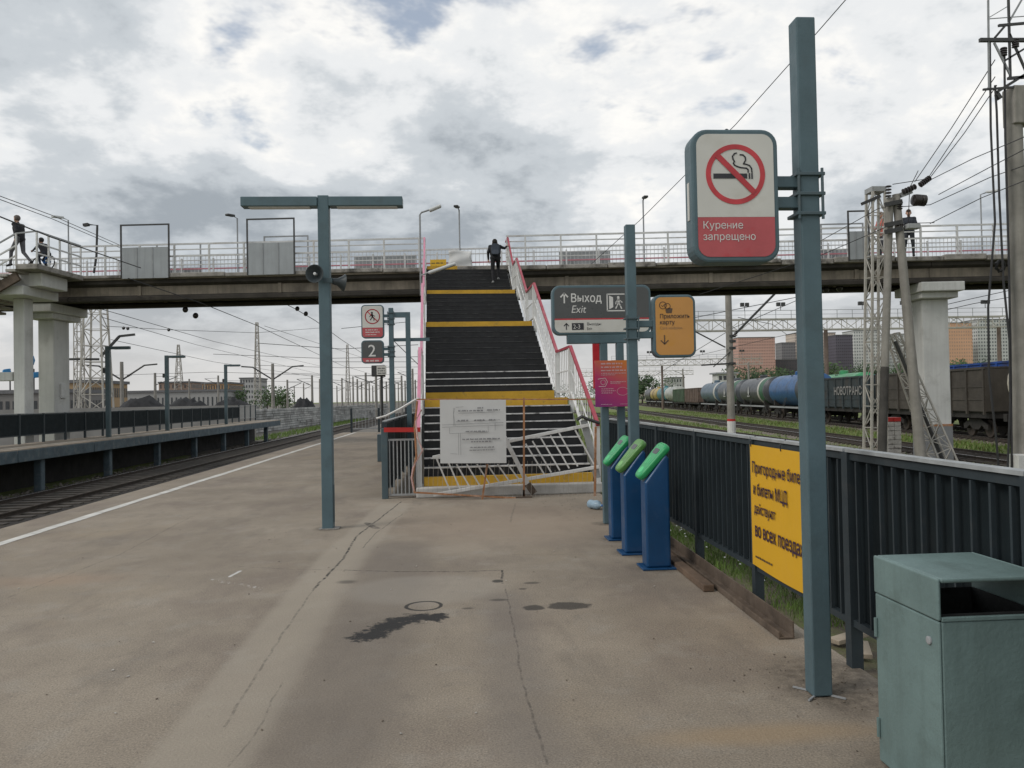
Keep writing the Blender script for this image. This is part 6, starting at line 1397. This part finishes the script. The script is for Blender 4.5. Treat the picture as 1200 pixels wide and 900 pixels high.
# ================================================================ people
def capsule(mb, p, q_, r1, r2, n=10):
    p = Vector(p); q_ = Vector(q_); d = q_-p; L_ = d.length
    if L_ < 1e-5: d = Z_.copy(); L_ = 1e-4
    pr_ = [(r1*math.cos(a_)+1e-4, -r1*math.sin(a_)) for a_ in (R(88), R(55), R(25))]+[(r1, 0), (r2, L_)]+[(r2*math.cos(a_)+1e-4, L_+r2*math.sin(a_)) for a_ in (R(25), R(55), R(88))]
    mb.lathe(pr_, p, d, n)
PM = {}
def person(label, loc, heading, j, cols, scale=1.0, voxel=.011, backpack=False):
    caps = []      # (p, q, r1, r2, material)
    def C_(p, q_, r1, r2, m_): caps.append((Vector(p), Vector(q_), r1, r2, m_))
    pv, ch, nk, hd = (Vector(j[k]) for k in ('pelvis', 'chest', 'neck', 'head')); face = Vector(j.get('face', (0, 1, 0))).normalized(); side = face.cross(Z_).normalized()
    C_(pv-X_*.09, pv+X_*.09, .105, .105, 'legs'); C_(pv, ch, .125, .14, 'top'); C_(pv-X_*.06, ch-X_*.09, .11, .12, 'top'); C_(pv+X_*.06, ch+X_*.09, .11, .12, 'top')
    C_(Vector(j['ls']), Vector(j['rs']), .075, .075, 'top'); C_(ch, nk, .10, .06, 'top'); C_(nk, hd-Z_*.04, .052, .05, 'skin')
    C_(hd-Z_*.045+face*.02, hd+Z_*.03, .075, .09, 'skin'); C_(hd+Z_*.04-face*.025, hd+Z_*.02-face*.03, .095, .093, 'hair'); C_(hd+Z_*.06, hd+Z_*.06+face*.03, .082, .075, 'hair')
    C_(hd+face*.088-Z_*.005, hd+face*.108-Z_*.025, .012, .016, 'skin')
    for s in (-1, 1): C_(hd+side*s*.088-Z_*.01, hd+side*s*.092-Z_*.035, .018, .014, 'skin'); C_(hd+face*.083+side*s*.032+Z_*.012, hd+face*.085+side*s*.032+Z_*.012, .011, .011, 'hair')
    C_(hd+face*.078-side*.02-Z_*.055, hd+face*.078+side*.02-Z_*.055, .009, .009, 'lips')
    for s in 'lr':
        sh, el, wr, hp, kn, an, to = (Vector(j[s+k]) for k in ('s', 'e', 'w', 'h', 'k', 'a', 't'))
        C_(sh, el, .062, .048, 'top'); C_(el, wr, .047, .034, 'top')
        d = (wr-el).normalized(); o_ = d.orthogonal().normalized(); sgn = 1 if s == 'l' else -1; k2 = d.cross(Vector((0, 1, 0)) if abs(d.y) < .8 else X_).normalized(); pn = k2.cross(d)
        C_(wr, wr+d*.075, .028, .033, 'skin'); C_(wr+d*.02+pn*.02, wr+d*.075+pn*.028, .022, .02, 'skin')
        for f, ln in ((-.03, .062), (-.010, .072), (.011, .068), (.031, .054)):
            b0 = wr+d*.09+pn*f; m1 = b0+d*ln*.55+k2*.006; C_(b0-d*.02, m1, .011, .010, 'skin'); C_(m1, m1+d*ln*.45+k2*.020, .010, .009, 'skin')
        tb_ = wr+d*.03-pn*.03; C_(tb_, tb_+d*.035-pn*.028, .014, .012, 'skin'); C_(tb_+d*.035-pn*.028, tb_+d*.065-pn*.030, .012, .010, 'skin')
        C_(hp, kn, .092, .064, 'legs'); C_(kn, an, .062, .042, 'legs'); C_(an-Z_*.02, to, .048, .036, 'shoe'); C_(an-Z_*.03-(to-an).normalized()*.04, an-Z_*.02, .042, .042, 'shoe')
    mb = MB()
    for p, q_, r1, r2, m_ in caps: capsule(mb, p, q_, r1, r2)
    me = mb.mesh('body_source'); o = bpy.data.objects.new('body_source', me); COL.objects.link(o)
    rm = o.modifiers.new('r', 'REMESH'); rm.mode = 'VOXEL'; rm.voxel_size = voxel; sm_ = o.modifiers.new('s', 'SMOOTH'); sm_.iterations = 2; sm_.factor = .5
    me2 = bpy.data.meshes.new_from_object(o.evaluated_get(bpy.context.evaluated_depsgraph_get())); bpy.data.objects.remove(o); me2.name = 'person_body'
    names = list(cols); me2.materials.clear()
    for k in names: me2.materials.append(M('cloth_'+'%d_%d_%d' % tuple(int(c*1000) for c in cols[k])+('_'+k if k in ('skin', 'hair', 'lips') else ''), cols[k], .8 if k != 'skin' else .55, .15, 12, .1))
    n = len(me2.polygons); cen = np.empty(n*3); me2.polygons.foreach_get('center', cen); cen = cen.reshape(-1, 3); best = np.full(n, 1e9); idx = np.zeros(n, int)
    for p, q_, r1, r2, m_ in caps:
        a = np.array(p); b = np.array(q_); ab = b-a; t_ = np.clip(((cen-a)@ab)/max(1e-9, ab@ab), 0, 1); ds = np.linalg.norm(cen-a-t_[:, None]*ab, axis=1)-(r1+(r2-r1)*t_)
        w2 = ds < best; best[w2] = ds[w2]; idx[w2] = names.index(m_)
    me2.polygons.foreach_set('material_index', idx.astype(np.int32))
    for p_ in me2.polygons: p_.use_smooth = True
    o = put('person', me2, None); o.location = loc; o.rotation_euler.z = heading; o.scale = (scale,)*3; tag(o, label, 'person'); return o
def cols(top, legs, hair=(.02, .016, .013), shoe=(.03, .03, .03), skin=(.42, .25, .18)): return dict(top=top, legs=legs, hair=hair, shoe=shoe, skin=skin, lips=(.3, .12, .1))
walk = dict(pelvis=(0, 0, .95), chest=(0, .05, 1.30), neck=(0, .08, 1.47), head=(0, .12, 1.63), ls=(-.17, .06, 1.41), rs=(.17, .06, 1.41), le=(-.23, -.10, 1.16), lw=(-.22, -.06, .93), re=(.23, .15, 1.16), rw=(.20, .32, 1.02),
    lh=(-.09, 0, .90), lk=(-.10, .26, .52), la=(-.10, .30, .10), lt=(-.11, .44, .05), rh=(.09, 0, .90), rk=(.09, -.05, .50), ra=(.09, -.38, .16), rt=(.09, -.28, .05))
climb = dict(pelvis=(0, 0, .93), chest=(0, .15, 1.25), neck=(0, .25, 1.39), head=(0, .33, 1.52), ls=(-.17, .19, 1.35), rs=(.17, .19, 1.35), le=(-.25, .02, 1.13), lw=(-.24, .10, .90), re=(.33, .22, 1.30), rw=(.42, .40, 1.40), face=(.1, 1, -.1),
    lh=(-.09, 0, .88), lk=(-.10, .02, .48), la=(-.10, -.10, .09), lt=(-.11, .05, .04), rh=(.09, 0, .88), rk=(.10, .30, .66), ra=(.10, .22, .25), rt=(.11, .36, .20))
stand = dict(pelvis=(0, 0, .94), chest=(0, .0, 1.30), neck=(0, .02, 1.47), head=(0, .05, 1.63), ls=(-.18, .0, 1.41), rs=(.18, .0, 1.41), le=(-.26, .05, 1.14), lw=(-.16, .27, 1.10), re=(.26, .05, 1.14), rw=(.14, .28, 1.08),
    lh=(-.09, 0, .90), lk=(-.12, .04, .49), la=(-.13, -.02, .09), lt=(-.15, .14, .04), rh=(.09, 0, .90), rk=(.14, .02, .49), ra=(.17, -.05, .09), rt=(.22, .10, .04))
# man climbing the last flight
mp_ = ST @ Vector((.95, 27.3-13.3+.12, 5.59)); mp_.z = 5.565
person('person in black clothes climbing the last black steps, hand on the rail', mp_, SA-.05, climb, cols((.012, .012, .014), (.016, .016, .018), shoe=(.25, .25, .25)), 1.0)
bp = thing('backpack', 'dark backpack worn by the person climbing the stairs', 'backpack', mp_+Vector((0, -.10, 1.0)))
mb = MB(); mb.prism(rrect(.30, .42, .09), mp_+Vector((0, -.07, 1.17)), X_, Vector((0, .25, 1)).normalized(), .15); b_ = mb.build('bag', M('backpack_cloth', (.035, .045, .06), .8, .2, 8, .2), bp, bevel=.04, seg=3)
mb = MB(); mb.prism(rrect(.22, .17, .05), mp_+Vector((0, -.215, 1.08)), X_, Vector((0, .25, 1)).normalized(), .04); mb.build('front_pocket', M('backpack_pocket', (.06, .07, .09), .8), b_, bevel=.015)
person('person in dark jacket and pale trousers walking on the far left landing', BW((-14.6, 26.75, 6.36)), R(75)+BA, walk, cols((.02, .02, .024), (.10, .10, .11), hair=(.12, .10, .09)), 1.0)
# child on a bicycle
cb = BW((-14.2, 27.4, 6.36)); HB = R(60)
ride = dict(pelvis=(0, -.18, .62), chest=(0, .0, .92), neck=(0, .08, 1.04), head=(0, .14, 1.18), ls=(-.14, .05, 1.0), rs=(.14, .05, 1.0), le=(-.20, .20, .85), lw=(-.18, .36, .80), re=(.20, .20, .85), rw=(.18, .36, .80),
    lh=(-.08, -.16, .60), lk=(-.10, .16, .56), la=(-.10, .06, .24), lt=(-.10, .17, .20), rh=(.08, -.16, .60), rk=(.10, .14, .42), ra=(.10, -.02, .14), rt=(.10, .10, .10))
person('child in dark helmet riding a small bicycle on the left landing', cb, HB, ride, cols((.03, .03, .035), (.03, .035, .045), hair=(.02, .02, .02)), .86)
bk = thing('bicycle', 'small blue and white child bicycle on the left landing', 'bicycle', cb, None, HB)
bm = M('bicycle_blue', (.03, .12, .35), .3); tyre = rubber
for y in (-.38, .40):
    mb = MB(); ring_ = [(0, y+.21*math.cos(k*math.pi/9), .225+.21*math.sin(k*math.pi/9)) for k in range(19)]; mb.path(ring_, .022, 6); wl = mb.build('wheel', tyre, bk, smooth=True)
    mb = MB()
    for k in range(8): a_ = k*math.pi/8; mb.bar((0, y-.19*math.cos(a_), .225-.19*math.sin(a_)), (0, y+.19*math.cos(a_), .225+.19*math.sin(a_)), .004)
    mb.build('spokes', steel_gal, wl)
mb = MB()
for a, b in (((0, -.38, .225), (0, -.02, .22)), ((0, -.38, .225), (0, -.15, .44)), ((0, -.02, .22), (0, -.17, .50)), ((0, -.02, .22), (0, .27, .50)), ((0, -.15, .44), (0, .27, .52)), ((0, .40, .225), (0, .25, .58))): mb.tube(a, b, .017)
mb.build('frame', bm, bk); mb = MB(); mb.tube((-.24, .27, .64), (.24, .27, .64), .013); mb.tube((0, .25, .57), (0, .27, .64), .015); mb.build('handlebar', steel_dk, bk); mb = MB(); mb.prism([(-.06, -.1), (.06, -.1), (.02, .12), (-.02, .12)], (0, -.18, .49), X_, Y_, .04); mb.build('saddle', rubber, bk, bevel=.01)
a = BW(BP(1066, 297, 29.3)); person('person in dark clothes standing at the bridge railing right of the twin poles', (a.x, a.y, BZ), R(150), stand, cols((.03, .035, .045), (.045, .05, .06), hair=(.05, .03, .02)), .98)
a = BW(BP(1036, 297, 29.6)); person('person in orange red top half hidden behind the twin poles', (a.x, a.y, BZ), R(110), walk, cols((.50, .14, .11), (.06, .06, .07), hair=(.14, .05, .03)), .98)
